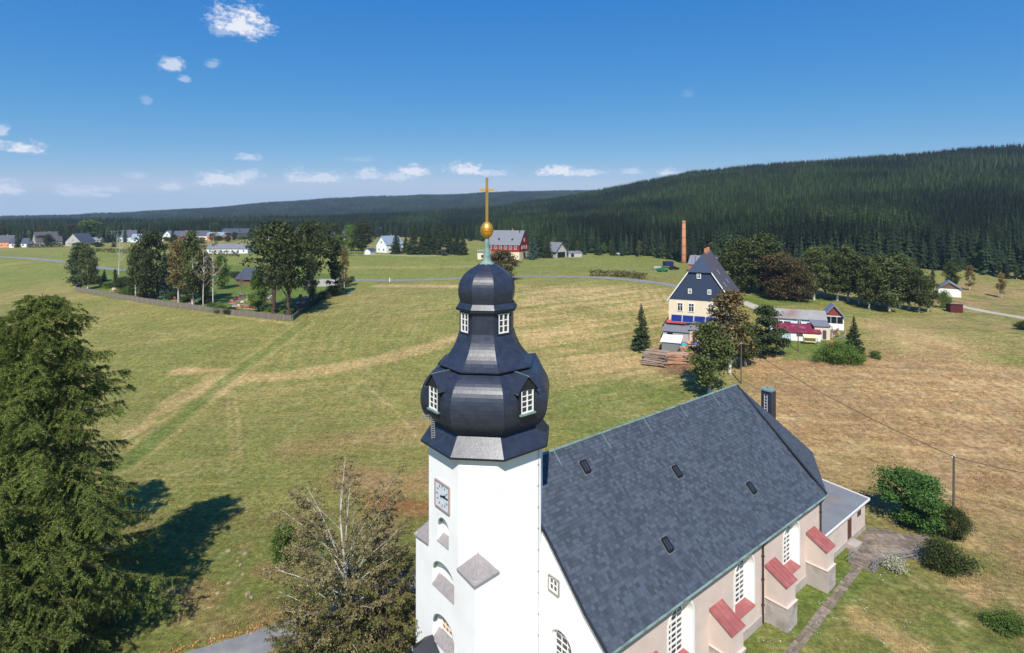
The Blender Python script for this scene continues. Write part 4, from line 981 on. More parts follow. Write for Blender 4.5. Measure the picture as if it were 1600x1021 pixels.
# ---------------------------------------------------------------- trees and plants round the church
def larch(name, seed, h=26.2, Rm=7.4, nb=430, dens=1.):
    rg = rs_(seed); b = MB(); C = []; T = []
    b.tube([(math.sin(i)*.12, math.cos(i*1.7)*.1, h*i/12) for i in range(13)], [.36*(1-i/12.6) for i in range(13)], 8)
    for k in range(nb):
        a0 = k*2.399+rg.normal()*.35; f = .04+.95*(k/nb); z = h*f; prof = (1-f)**.57*(1-.25*max(0, .25-f)/.25)
        L_ = Rm*prof*(.42+.8*rg.rand())*(1+.22*math.sin(a0*2+f*9))+.35; a = a0; n = 7
        up = (.25 if f < .6 else .55); pts = []
        for i in range(n):
            t = i/(n-1); pts.append(np.array([math.cos(a+.15*t)*L_*t, math.sin(a+.15*t)*L_*t, z+L_*(up*t-.62*t*t+.22*t**3)]))
        b.tube([tuple(p) for p in pts], [.055*(1-f*.6)*(1-i/n)+.008 for i in range(n)], 4, False)
        nt = int((7+L_*5.5)*dens)
        for j in range(nt):
            t = .12+.88*rg.rand()**.8; i = min(n-2, int(t*(n-1))); u = t*(n-1)-i; p = pts[i]*(1-u)+pts[i+1]*u
            side = rg.choice([-1, 1]); ta = a+side*(.6+.7*rg.rand()); tl = (.35+.9*rg.rand())*(1-.55*t)*min(1.7, .5+L_*.3)
            d = np.array([math.cos(ta), math.sin(ta), -.25-.45*rg.rand()]); d /= np.linalg.norm(d); m = int(16+24*tl)
            w = rg.rand(m); q = p+d*tl*w[:, None]+rg.normal(size=(m, 3))*.035; q[:, 2] -= .25*tl*w**2; C.append(q); T.append(np.tile(d, (m, 1)))
    C = np.concatenate(C); T = np.concatenate(T); n = len(C)
    # needle tufts: slim blades fanned round the twig direction
    d = T+rg.normal(size=(n, 3))*.55; d /= np.linalg.norm(d, axis=1)[:, None]; s = np.cross(d, rg.normal(size=(n, 3))); s /= np.linalg.norm(s, axis=1)[:, None]+1e-9
    ln = (.14+.1*rg.rand(n))[:, None]; wd = (.02+.014*rg.rand(n))[:, None]
    v = np.stack([C-s*wd, C+s*wd, C+d*ln], 1).reshape(-1, 3)
    return b.mesh(name+'_trunk', M_bark), np_mesh(name+'_needles', v, None, np.arange(3*n).reshape(-1, 3), M_larch)
def place(nm, label, cat, meshes, loc, s=1., wf=1., rz=0., group=None):
    t = thing(nm, label, cat, loc, rz, group); t.scale = (s*wf, s*wf, s)
    link('trunk', meshes[0], t); link('crown', meshes[1], t); return t
_l1 = larch('larch', 5)
place('larch_tree', 'tall olive green larch filling the lower left corner of the view', 'tree', _l1, at(68, 41), 1., 1., .4, 'larches at the left edge')
place('larch_tree', 'shorter larch half hidden behind the tall larch at the left edge', 'tree', _l1, at(-18, 47), .9, .95, 2.6, 'larches at the left edge')
place('larch_tree', 'low larch in front of the tall one at the bottom left corner', 'tree', larch('larch', 8, 13., 5., 150), at(0, 36.5), 1., 1., 1.1, 'larches at the left edge')
M_twig = mat('brown_twigs', (96,82,68), .95, .1, var=.2)
def place3(nm, label, cat, ms, loc, s=1., wf=1., rz=0.):
    t = thing(nm, label, cat, loc, rz); t.scale = (s*wf, s*wf, s)
    for n_, m_ in zip(('trunk', 'twigs', 'leaves'), ms): stuff(link(n_, m_, t)) if n_ != 'trunk' else link(n_, m_, t)
_bn = branchy('near_birch', 12, 12.8, 9.6, mat('sparse_birch_leaves', (142,131,90), .75, .12, var=.2, nscale=.5, island=.3, trans=.25), M_birchbark, M_twig, 46, .14, 8, 7, 13, .066, .19, .6, .3)
place3('birch_tree', 'sparse brownish birch with white limbs left of the church tower', 'tree', _bn, at(536, 42), 1., 1., .7)
_bs = branchy('near_shrub', 22, 7., 8.2, mat('shrub_leaves', (112,110,64), .75, .12, var=.2, nscale=.5, island=.3, trans=.25), M_twig, M_twig, 40, .02, 8, 7, 10, .07, .1, .2)
place3('leafy_shrub', 'dense green shrub at the foot of the birch beside the tower', 'bush', _bs, at(604, 40.2), 1., .95, 1.9)
place3('leafy_shrub', 'dense green shrub left of the birch above the asphalt path', 'bush', _bs, at(488, 39.0), .72, .9, .2)
tree('green_1', 'slender young green tree standing alone left of the birch', G(443,888), 3.9, .8)
_rg = random.Random(2)
M_rock = mat('pale_rock', (146,134,108), .95, .1, var=.25, nscale=5, bump=.4)
for i, (px, py) in enumerate(((357,862),(383,866),(408,867),(371,878),(340,928),(386,930),(393,935),(380,898),(420,897),(376,884),(358,912),(388,928))):
    p = G(px, py); mb = MB(); r = .13+.16*_rg.random()*(1 if i != 8 else 1.4)
    mb.lathe([(r*.5,-.05),(r*(.9+.2*_rg.random()),.03),(r*.8,r*.5),(r*.35,r*.75)], 7)
    mb.v = [(x*(1+.3*(_rg.random()-.5)), y*(.8+.3*(_rg.random()-.5)), z) for x, y, z in mb.v]
    tag(mb.build('boulder', M_rock, None, False, p, _rg.random()*6), f'{ordn(i)} pale boulder of those scattered on the lawn between larch and birch', 'boulder', 'boulders on the lawn')
tree('maple_1', 'round leafy green maple bush near the power pole right of the church', G(1425,818), 5.5, 1.0)
tree('bush_1', 'dark olive bush right below the power pole', at(1492,55.8), 2.6, .55)
tree('bush_2', 'wide dark bush in front of the flagged yard end', at(1477,51.), 2.1, .9)
tree('bushgreen_3', 'low grey green thicket at the right edge of the lawn', at(1572,43.6), 1.0, 1.4)
_wf = broadleaf('pale_bush', 31, mat('pale_leaves', (168,166,140), .8, .1, var=.2, island=.3), M_bark, 1.0, 1.6, .02, 26, 90, .05, .04)
t = thing('flowering_bush', 'small pale flowering bush in front of the long handrail', 'bush', at(1394, 51.0)); link('stem', _wf[0], t); link('foliage', _wf[1], t)
# ---------------------------------------------------------------- poles and wires
M_wood = mat('weathered_wood', (104,92,78), .9, .1, var=.2, nscale=3, stretch=(4, 4, .4))
def pole(label, p, h, r=.13, arm=False, group='wooden poles'):
    t = thing('utility_pole', label, 'pole', p, 0, group)
    MB().tube([(0,0,-.3),(.03,0,h)], [r, r*.75], 8).build('shaft', M_wood, t); MB().lathe([(r*.8,h),(.02,h+.1)], 8, (.03,0,0)).build('pole_cap', M_zinc, t)
    for s in (-1, 1): MB().lathe([(.03,0),(.055,.04),(.055,.1),(.03,.14)], 8, (s*.16,0,h-.25)).build('insulator', M_winwhite, t)
    return Vector(p)+Vector((0, 0, h-.15))
tp1 = pole('wooden power pole standing in the straw field beside the maple bush', G(1490,804), 6.3)
tp2 = pole('wooden power pole hidden in the birches below the farmhouse', at(1158,99), 7.2)
tp3 = pole('thin grey pole on the grass in front of the red roofed shed', at(1247,113), 6.6, .11)
pole('light wooden pole behind the left side of the farmhouse roof', at(1086,152), 12.5, .12)
pole('street lamp post in front of the birch row', at(1388,146), 5.6, .08)
def wire(label, a, b, sag, r=.035):
    pts = [a.lerp(b, i/24)-Vector((0, 0, sag*4*(i/24)*(1-i/24))) for i in range(25)]
    o = pts[0].copy(); tag(MB().tube([p-o for p in pts], r, 5, False).build('power_cable', mat('black_cable', (40,40,42), .6, .3), None, False, o), label, 'cable', 'overhead cables')
wire('black overhead cable from the power pole up to the birches by the farmhouse', tp1, tp2, .9)
wire('black overhead cable from the power pole towards the right edge of the view', tp1, Vector((62, 52, 6.0)), .5)
wire('black overhead cable from the birches to the pole by the red roofed shed', tp2, tp3, .5, .025)
# ---------------------------------------------------------------- houses
M_roofdark = mat('dark_slate_roof', (70,74,86), .6, .35, var=.12, nscale=1.5, bump=.3, bscale=6, stretch=(1, 1, 3))
M_roofgrey = mat('grey_roof', (120,122,128), .7, .3, var=.12, nscale=1.5)
M_roofblue = mat('blue_grey_roof', (132,146,160), .5, .4, var=.1)
M_roofbrown = mat('brown_grey_roof', (84,80,86), .7, .3, var=.12)
M_roofred = mat('red_corrugated_roof', (128,44,62), .5, .4, var=.14, nscale=1.2, stain=((170,130,130), .6, .5))
M_wall = {k: mat('wall_'+k, c, .9, .1, var=.06, nscale=1) for k, c in dict(white=(236,236,232), cream=(226,210,180), beige=(214,198,180), orange=(226,152,108), red=(148,48,48), grey=(176,174,170), blue=(130,146,160), bluewhite=(214,228,236), wood=(122,96,72), dark=(84,78,74), pink=(222,184,164), yellow=(226,206,150)).items()}
M_slatewall = mat('slate_cladding', (52,64,86), .6, .3, var=.1, nscale=2, bump=.2)
M_brick = mat('brick_orange', (184,128,96), .9, .1, var=.18, nscale=5)
M_solar = mat('solar_panel', (26,42,108), .15, .6, var=.15, nscale=.7)
def house(label, p, az, W, L, hw, hr, wall, roof, front=(), side=(), left=(), chim=(), over=.35, name='house', group=None, doors=(), cat='house', roofname='roof_slope', gable=None, base=1.):
    """gable house, local +y along its ridge (azimuth az), gable at y=0; windows (x or y, z, w, h)"""
    t = thing(name, label, cat, p, -az, group); w = W/2
    m = MB(); m.add([(-w,0,-base),(w,0,-base),(w,0,hw),(0,0,hw+hr),(-w,0,hw),(-w,L,-base),(w,L,-base),(w,L,hw),(0,L,hw+hr),(-w,L,hw)], [(0,1,2,3,4),(9,8,7,6,5),(1,6,7,2),(5,0,4,9)])
    wo = m.build('wall', M_wall.get(wall, wall) if isinstance(wall, str) else wall, t)
    if gable: MB().add([(-w,-.03,hw-.1),(w,-.03,hw-.1),(0,-.03,hw+hr-.05)], [(0,1,2)]).add([(-w,-.03,hw-.1),(w,-.03,hw-.1),(w,.05,hw-.1),(-w,.05,hw-.1)], [(3,2,1,0)]).build('gable_boarding', gable, t)
    sl = hr/w; o = over
    for s in (-1, 1):
        pts = [(s*(w+o), -o, hw-o*sl+.05), (s*(w+o), L+o, hw-o*sl+.05), (0, L+o, hw+hr+.06), (0, -o, hw+hr+.06)]
        MB().slab(*(pts if s > 0 else [pts[1], pts[0], pts[3], pts[2]]), .16).build(roofname, roof, t)
    def win(P, a, z, ww, wh):
        f = MB()
        for (x0, x1, z0, z1) in ((a-ww/2-.1, a+ww/2+.1, z-.12, z), (a-ww/2-.1, a+ww/2+.1, z+wh, z+wh+.1), (a-ww/2-.1, a-ww/2, z, z+wh), (a+ww/2, a+ww/2+.1, z, z+wh), (a-.035, a+.035, z, z+wh)):
            f.hexa([P(x0, z0, .03), P(x1, z0, .03), P(x1, z0, -.07), P(x0, z0, -.07), P(x0, z1, .03), P(x1, z1, .03), P(x1, z1, -.07), P(x0, z1, -.07)])
        fo = f.build('window', M_winwhite, t)
        MB().hexa([P(a-ww/2, z, .02), P(a+ww/2, z, .02), P(a+ww/2, z, -.04), P(a-ww/2, z, -.04), P(a-ww/2, z+wh, .02), P(a+ww/2, z+wh, .02), P(a+ww/2, z+wh, -.04), P(a-ww/2, z+wh, -.04)]).build('pane', M_glass, fo)
    for q in front: win(lambda x, z, d: (x, d-.03, z), *q)
    for q in side: win(lambda y, z, d: (w-d, y, z), *q)
    for q in left: win(lambda y, z, d: (-w+d, y, z), *q)
    for (x, z, ww, wh, where) in doors:
        (MB().box(x-ww/2, x+ww/2, -.06, .05, z, z+wh) if where == 'f' else MB().box(w-.05, w+.06, x-ww/2, x+ww/2, z, z+wh) if where == 's' else MB().box(-w-.06, -w+.05, x-ww/2, x+ww/2, z, z+wh)).build('door', mat('door_brown', (96,60,46), .7, .2), t)
    for (x, y, hh) in chim:
        c = MB().box(x-.3, x+.3, y-.3, y+.3, hw+hr*(1-abs(x)/w)-.5, hw+hr+hh).build('chimney', M_brick, t); MB().box(x-.36, x+.36, y-.36, y+.36, hw+hr+hh, hw+hr+hh+.1).build('chimney_cap', M_zinc, c)
    return t
def box_shed(label, p, az, W, L, h0, h1, wall, roof, fronts=(), name='shed', over=.25, cat='shed', group=None):
    """lean-to: front eave height h0 at y=0, back h1 at y=L"""
    t = thing(name, label, cat, p, -az, group); w = W/2
    MB().add([(-w,0,-.8),(w,0,-.8),(w,L,-.8),(-w,L,-.8),(-w,0,h0),(w,0,h0),(w,L,h1),(-w,L,h1)], [(0,1,5,4),(1,2,6,5),(2,3,7,6),(3,0,4,7)]).build('wall', M_wall.get(wall, wall) if isinstance(wall, str) else wall, t)
    k = (h1-h0)/L; MB().slab((-w-over,-over,h0-k*over+.1), (w+over,-over,h0-k*over+.1), (w+over,L+over,h1+k*over+.1), (-w-over,L+over,h1+k*over+.1), .12).build('roof', roof, t)
    for (x, z, ww, wh, m, nm) in fronts: MB().box(x-ww/2, x+ww/2, -.06, .04, z, z+wh).build(nm, m, t)
    return t
# --- farmhouse with slate-clad half-hipped gable
def farmhouse():
    p = at(1093.5, 125); p.z = H(np.array([p.x]), np.array([p.y]))[0]; az = R(24)
    t = thing('farmhouse', 'big farmhouse with dark slate gable, beige ground floor and solar panels', 'house', p, -az)
    W, L, w = 13.4, 26., 6.7; hw = (HC-(470-Y0)*125/FPX)-p.z; hh, ht = hw+6.3, hw+9.8; xh = w*(1-6.3/9.8)
    MB().add([(-w,0,-1),(w,0,-1),(w,0,hw),(-w,0,hw),(-w,L,-1),(w,L,-1),(w,L,hw),(-w,L,hw)], [(0,1,2,3),(1,5,6,2),(4,0,3,7),(5,4,7,6)]).build('wall', M_wall['cream'], t)
    MB().add([(-w-.1,-.08,hw),(w+.1,-.08,hw),(xh,-.08,hh),(-xh,-.08,hh),(-w-.1,.05,hw),(w+.1,.05,hw)], [(0,1,2,3),(4,5,1,0)]).build('slate_gable', M_slatewall, t)
    yr = 3.2; o = .35; sl = 9.8/w
    for s in (-1, 1):
        P = [(s*(w+o), -o, hw-o*sl), (s*(w+o), L+o, hw-o*sl), (0, L+o, ht), (0, yr, ht), (s*xh, -o, hh)]
        f = MB(); P = [Vector(q)+Vector((0, 0, .08)) for q in P]; Q = [q-Vector((0, 0, .25)) for q in P]; n = 5
        f.add(P+Q, [tuple(range(5)), tuple(reversed(range(5, 10)))]+[(i, (i+1) % 5, 5+(i+1) % 5, 5+i)[::-1] for i in range(5)]); r_ = f.build('roof_slope', M_roofbrown if s > 0 else M_roofdark, t)
        MB().bar((s*(w+o), -o-.03, hw-o*sl+.05), (s*xh, -o-.03, hh+.05), .12, .2).build('white_barge', M_winwhite, t)
        if s > 0:
            for (y, f_) in ((7, .3), (11, .55), (16, .3)):
                x = w*(1-f_); z = hw+f_*9.8; d = Vector((w, 0, -9.8)).normalized(); nn = Vector((9.8, 0, w)).normalized(); c = Vector((x, y, z))+nn*.16
                MB().slab(*[c+d*a*.6+Vector((0, 1, 0))*b*.45 for a, b in ((1,-1),(1,1),(-1,1),(-1,-1))], .06).build('roof_window', M_zinc, r_)
    MB().slab((-xh-.2,-o-.15,hh-.05), (xh+.2,-o-.15,hh-.05), (.01,yr,ht+.1), (-.01,yr,ht+.1), .12).build('half_hip', M_slatewall, t)
    def win(x, z, ww, wh, y=-.04):
        f = MB()
        for (x0, x1, z0, z1) in ((x-ww/2-.14, x+ww/2+.14, z-.14, z), (x-ww/2-.14, x+ww/2+.14, z+wh, z+wh+.14), (x-ww/2-.14, x-ww/2, z, z+wh), (x+ww/2, x+ww/2+.14, z, z+wh), (x-.04, x+.04, z, z+wh), (x-ww/2, x+ww/2, z+wh*.62, z+wh*.62+.06)): f.box(x0, x1, y-.1, y+.02, z0, z1)
        fo = f.build('window', M_winwhite, t); MB().box(x-ww/2, x+ww/2, y-.05, y+.01, z, z+wh).build('pane', M_glass, fo)
    for x in (-4.2, -1.8, 2.3, 5.0): win(x, hw-2.5, 1.0, 1.7)
    for x in (-2.1, 2.0): win(x, hw+1.6, .5, .8, -.1)
    win(-.2, hw+5., .6, .85, -.1)
    for i in range(5):
        x = -4.9+i*2.45; so = MB().slab((x-1.12,-1.0,hw-4.75), (x+1.12,-1.0,hw-4.75), (x+1.12,-.2,hw-3.45), (x-1.12,-.2,hw-3.45), .08).build('solar_panel', M_solar, t)
        MB().slab((x-1.19,-1.01,hw-4.82), (x+1.19,-1.01,hw-4.82), (x+1.19,-.15,hw-3.4), (x-1.19,-.15,hw-3.4), .05).build('panel_frame', M_zinc, so).location = (0, .03, -.03)
    for (x, y) in ((.0, 14), (.0, 20)): MB().box(x-.35, x+.35, y-.35, y+.35, ht-.6, ht+1.).build('chimney', M_brick, t)
    return p, az, t
FP, FAZ, _ = farmhouse()
def fl(x, y, z=0):
    q = Vector((FP.x+x*math.cos(FAZ)+y*math.sin(FAZ), FP.y-x*math.sin(FAZ)+y*math.cos(FAZ), 0)); q.z = h1(q.x, q.y)+z; return q
M_glassdark = mat('dark_glazing', (30,34,40), .12, .6)
box_shed('grey felt roofed lean-to at the left foot of the farmhouse', fl(-4.6,-4.2), FAZ, 5.4, 4.0, 2.1, 2.9, 'grey', M_roofgrey, [(-1.2,1.,1.2,.8,M_glassdark,'window_pane')])
_t = box_shed('glazed veranda with pale roof below the solar panels', fl(1.9,-3.6), FAZ, 7.4, 3.4, 2.5, 3.0, M_wall['beige'], M_roofgrey, [(-2.6,.0,.9,2.1,mat('red_door', (120,50,46), .6, .3),'door')]+[(-1.2+i*1.35,.3,1.15,2.0,M_glassdark,'glass_door') for i in range(4)])
_rr = MB().slab((-2.2,-.4,0),(2.0,-.4,0),(2.0,.7,.5),(-2.2,.7,.5),.06).build('awning', mat('red_awning', (196,74,78), .7, .2), None, False, fl(-4.9,-.75,2.95), -FAZ); tag(_rr, 'faded red roof strip against the farmhouse wall left of the veranda', 'roof')
_t = box_shed('grey corrugated garden shed with bright white roof beside the log piles', fl(-4.6,-11.5), FAZ, 3.6, 3.2, 2.3, 3.0, mat('corrugated_grey', (146,150,148), .5, .4, metal=.3, var=.1), mat('white_sheet', (240,242,244), .5, .3), name='garden_shed')
for i in range(14): MB().box(-1.75+i*.255, -1.66+i*.255, -.05, .0, 0, 2.25).build('corrugation', MATS['corrugated_grey'], _t)
_rg = random.Random(21)
M_logs = [mat('log_grey', (150,132,118), .9, .1, var=.2, nscale=4), mat('log_tan', (176,132,104), .9, .1, var=.2, nscale=4), mat('log_dark', (122,102,90), .9, .1, var=.2, nscale=4)]
_logm = [MB().tube([(-1,0,0),(0,.02,.01),(1,0,0)], [.12,.11,.1], 7).mesh('log', m) for m in M_logs]
def log_pile(label, p, az, n, ln, rows, bias):
    t = thing('log_pile', label, 'log pile', p, -az, 'log piles below the farmhouse')
    for r in range(rows):
        for c in range(n-r//2):
            o = link('log', _logm[_rg.choice(bias)], t, ((_rg.random()-.5)*.4, (c-(n-r//2)/2)*.23+(_rg.random()-.5)*.14, .1+r*.2+(_rg.random()-.5)*.12), (_rg.random()-.5)*.3); o.scale = (ln/2*(.85+.3*_rg.random()), 1, 1); o.rotation_euler.y = (_rg.random()-.5)*.05
log_pile('grey weathered log pile left of the white roofed shed', G(1026,567), FAZ+.15, 20, 4.3, 11, (0,0,2))
log_pile('reddish stacked log pile in front of the white roofed shed', G(1056,566), FAZ-.35, 13, 4.4, 9, (1,1,0))
log_pile('longer stacked log pile right of the reddish one by the birches', G(1077,557), FAZ-.75, 11, 4., 10, (1,0,1))
def lump(label, name, cat, p, r, m, seed, sq=.7):
    g = rs_(seed); mb = MB().lathe([(r*.9,0),(r,.25*r),(r*.85,.6*r*sq*1.3),(r*.4,r*sq*1.25)], 9); mb.v = [(x*(1+.35*(g.rand()-.5)), y*(1+.35*(g.rand()-.5)), z*(1+.3*(g.rand()-.5))) for x, y, z in mb.v]
    return tag(mb.build(name, m, None, False, p), label, cat)
lump('crumpled turquoise tarpaulin beside the white roofed shed', 'tarpaulin', 'tarpaulin', G(1068,543), .95, mat('turquoise_tarp', (40,170,190), .5, .3), 1)
lump('small blue tarpaulin heap in front of the veranda', 'tarpaulin', 'tarpaulin', G(1086,539), .7, mat('blue_tarp', (52,90,150), .5, .3), 2)
lump('pale orange sack beside the turquoise tarpaulin', 'sack', 'sack', G(1076,537), .55, mat('orange_sack', (220,150,120), .8, .2), 3)
# --- shed group right of the farmhouse
Y8 = 125; AZ8 = R(22)
def at8(px, dY=0): return at(px, Y8+dY)
house('long white barn with grey felt roof behind the red roofed shed', at8(1287,2.5), AZ8-R(90), 6.2, 11.2, 2.9, 1.5, 'bluewhite', mat('felt_roof', (150,148,146), .85, .1, var=.15, nscale=.5, stain=((128,96,88), .25, .9)), left=[(9.4,1.2,1.7,.9),(5.2,1.3,.7,1.0),(2.6,1.2,1.3,.8)], doors=[(7.6,.1,1.4,2.,'l')], name='barn', cat='barn')
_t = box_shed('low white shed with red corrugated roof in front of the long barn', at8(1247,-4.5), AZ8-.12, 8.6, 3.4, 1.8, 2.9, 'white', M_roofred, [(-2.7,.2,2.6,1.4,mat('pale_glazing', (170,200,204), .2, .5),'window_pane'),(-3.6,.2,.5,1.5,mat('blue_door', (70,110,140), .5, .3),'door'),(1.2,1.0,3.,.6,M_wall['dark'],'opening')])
for i in range(26): MB().bar((-4.4+i*.352,-.3,1.82),(-4.4+i*.352,3.6,3.08),.07,.06).build('roof_rib', M_roofred, _t)
box_shed('grey roofed block shed right of the red roofed shed', at8(1285,-4.5), AZ8-.12, 3.0, 4.2, 2.9, 3.4, 'beige', M_roofgrey, [(.4,.2,.7,1.9,M_wall['dark'],'door'),(-1.,.1,.5,1.8,M_winwhite,'board')])
_t = house('small red gabled summerhouse with pale metal roof and dark glazing', at8(1303,3), AZ8+R(2), 3.9, 4.6, 3.3, 2.3, 'white', M_roofblue, over=.45, name='summerhouse', cat='summerhouse', gable=mat('red_boards', (132,66,56), .8, .2, var=.15))
for i in range(3): MB().box(-1.75+i*1.2, -.65+i*1.2, -.06, .04, 1.5, 3.0).build('glass_panel', M_glassdark, _t)
MB().box(-.8,.8,-1.6,-.1,0,.12).build('terrace', M_stone, _t)
for x in (-.6, .1, .7):
    c = thing('garden_chair', f'white garden chair on the summerhouse terrace, {"leftmost" if x < 0 else "middle" if x < .5 else "rightmost"} of three', 'chair', at8(1303,3)+Vector((x, -1.2, .15)), .3*x, 'chairs by the summerhouse')
    MB().box(-.22,.22,-.22,.22,.4,.45).build('seat', M_winwhite, c); MB().box(-.22,.22,.18,.23,.45,.95).build('backrest', M_winwhite, c)
    for sx in (-.19, .19):
        for sy in (-.19, .19): MB().box(sx-.02,sx+.02,sy-.02,sy+.02,0,.4).build('leg', M_winwhite, c)
c = thing('garden_swing', 'cream canopied garden swing in front of the red roofed shed', 'swing', at8(1266,-7.5), -.3); M_cream = mat('cream_canvas', (228,212,160), .8, .1, var=.08)
MB().slab((-1.3,-.6,1.5),(1.3,-.6,1.5),(1.3,.7,1.95),(-1.3,.7,1.95),.12).build('canopy', M_cream, c); MB().box(-1.1,1.1,-.2,.3,.5,.62).build('seat', M_cream, c); MB().slab((-1.1,.25,.6),(1.1,.25,.6),(1.1,.5,1.3),(-1.1,.5,1.3),.1).build('backrest', M_cream, c)
for sx in (-1.3, 1.3):
    for sy in (-.6, .6): MB().bar((sx,sy,0),(sx,0,1.65),.06).build('leg', M_wall['dark'], c)
M_junk = [mat('junk_'+k, v, .8, .2) for k, v in dict(a=(150,130,110), b=(190,180,170), c=(160,84,60), d=(96,100,112)).items()]
jp = thing('scrap_heap', 'untidy heap of boards and scrap beside the conifer', 'scrap heap', G(1312,527))
for i in range(34):
    a = Vector((_rg.uniform(-2.6,2.2), _rg.uniform(-1.4,1.4), _rg.uniform(0,.5))); b = a+Vector((_rg.uniform(-.6,2.2), _rg.uniform(-.4,.9), _rg.uniform(.2,2.3)*(1 if i % 3 else .1))); MB().bar(a, b, _rg.uniform(.08,.3), .06).build('board', M_junk[i % 4], jp)
lump('small orange drum in front of the scrap heap', 'drum', 'drum', G(1299,537), .42, mat('orange_drum', (200,90,50), .6, .3), 8, 1.2)
lump('pale reddish flowering shrub mound left of the thin pole', 'flower_mound', 'bush', G(1223,536), 1.1, mat('reddish_mound', (170,120,100), .95, .1, var=.5, nscale=9, bump=1.), 9)
# --- trees round the farm
tree_px('spruce_1', 'dense young spruce left of the farmhouse', 1002, 474, 546, .95)
tree_px('birchbrown_1', 'tall birch in front of the farmhouse right side', 1140, 452, 600, 1.2, Y=104)
tree_px('birch_2', 'leaning birch nearest the church ridge below the farmhouse', 1108, 500, 612, 1.25, Y=95)
tree_px('birch_3', 'bushy birch between the log piles and the pine', 1165, 500, 590, 1.2, Y=107)
tree_px('pine_1', 'dark rounded pine between birches and red roofed shed', 1197, 478, 557, 1.15)
tree_px('spruce_2', 'dark conifer right of the scrap heap', 1334, 494, 563, 1.05)
for i, (px, yt, yb) in enumerate(((1293,542,565),(1312,538,566),(1326,545,568))): tree_px(f'bushgreen_{i}', f'green bush below the scrap heap, {("leftmost","middle","rightmost")[i]} of three', px, yt, yb, .85)
tree_px('bushgreen_1', 'tiny round shrub alone in the straw meadow right of the conifer', 1369, 549, 560, .8)
for i in range(16): tree_px(('farspruce_1','dark_2','farspruce_3','dark_3','spruce_1')[i % 5], f'{ordn(i)} dark tree from the left in the belt behind the birch row', 1150+i*20.5, 372+(i*37 % 23)+max(0, i-9)*6, 0, .9, Y=196+(i*53 % 24), group='dark belt behind the birch row')
for i, (k, px, yt, Y, wf) in enumerate((('dark_1',1160,372,168,1.05),('dark_2',1190,367,172,1.1),('brown_1',1218,396,160,1.1),('brown_2',1245,408,158,1.0))):
    tree_px(k, f'{ordn(i)} from the left of the broad dark trees behind the farmhouse', px, yt, 0, wf, Y=Y, group='broad trees behind the farmhouse')
for i, (px, yt, Y) in enumerate(((1272,392,168),(1290,386,172),(1308,396,162),(1325,388,166),(1342,395,160),(1358,398,158),(1374,401,160),(1390,404,156),(1406,404,158),(1420,412,154),(1436,418,154),(1450,436,152))):
    tree_px(f'birch_{i % 4}', f'{ordn(i)} birch from the left in the row beyond the straw meadow', px, yt-10+(i*5 % 13), 0, .95+.35*((i*7) % 5)/5, Y=Y-8+(i*3 % 7), group='birch row beyond the straw meadow')
tree_px('bushgreen_2', 'dark round shrub in front of the white garage', 1474, 458, 0, .42, Y=155)
for i, (k, px, yt, Y) in enumerate((('dark_3',1487,410,192),('birchbrown_2',1515,414,188),('birchbrown_3',1565,426,176))): tree_px(k, f'{("left","middle","right")[i]} one of three separate trees beyond the gravel track', px, yt, 0, .75, Y=Y, group='trees beyond the gravel track')
for i, (px, yt, Y) in enumerate(((1590,522,118),(1602,498,122),(1575,545,108))): tree_px(f'bush_{i}', f'{ordn(i)} low bush from the top at the right edge slope', px, yt+6, 0, 1.2, Y=Y)
house('white garage with grey roof beside the gravel track', at(1484,177), R(35), 5.6, 9., 2.6, 1.9, 'white', M_roofgrey, name='garage', cat='garage', gable=M_wall['wood'])
box_shed('small dark red wooden shed at the start of gravel track', at(1495,148), R(20), 2.7, 3.2, 2.3, 1.9, mat('dark_red_wood', (92,40,44), .8, .2, var=.15), M_roofgrey)
house('pale cottage glimpsed between the birch trunks', at(1434,170), R(-55), 5., 8., 2.5, 2., 'white', M_roofgrey, front=[(-1,1,.8,1),(1,1,.8,1)], side=[(2,1,.9,1),(5,1,.9,1)], name='cottage', cat='house')
rp = thing('rock_outcrop', 'tan rock outcrop showing above the birch row', 'rock', at(1390,262))
for i in range(9):
    g = rs_(i+50); r = 1.2+1.6*g.rand(); mb = MB().lathe([(r,-.5),(r*1.1,.6*r),(r*.7,1.2*r),(r*.2,1.5*r)], 7); mb.v = [(x*(1+.4*(g.rand()-.5))+(i-4)*1.5, y*(1+.4*(g.rand()-.5)), z+1.2*(1-abs(i-4)/5)) for x, y, z in mb.v]; mb.build('boulder', M_rock, rp)
# --- behind: brick stack, timber house, cars, trampoline, hedge
bp = at(1068.5,262); hgt = (HC-(345-Y0)*262/FPX)-bp.z
t = thing('factory_chimney', 'tall tapering orange brick chimney stack in front of the wooded hill', 'chimney', bp)
MB().lathe([(1.1,-1),(1.05,2),(.78,hgt-1.2)], 20).build('shaft', M_brick, t, True); MB().lathe([(.86,hgt-1.2),(.9,hgt-.6),(.8,hgt)], 20).build('crown_ring', M_brick, t)
for k in range(4): MB().lathe([(1.1-.08*k,hgt*(.2+.2*k)),(1.1-.08*k,hgt*(.2+.2*k)+.15)], 20).build('iron_band', M_pipe, t)
house('grey roofed timber house peeping out behind the farmhouse', at(1122,215), R(-60), 8.5, 10., 3.2, 3.0, mat('orange_timber', (176,112,66), .8, .2, var=.15), M_roofgrey, front=[(-1.5,1.2,1,1.2),(1.5,1.2,1,1.2)])
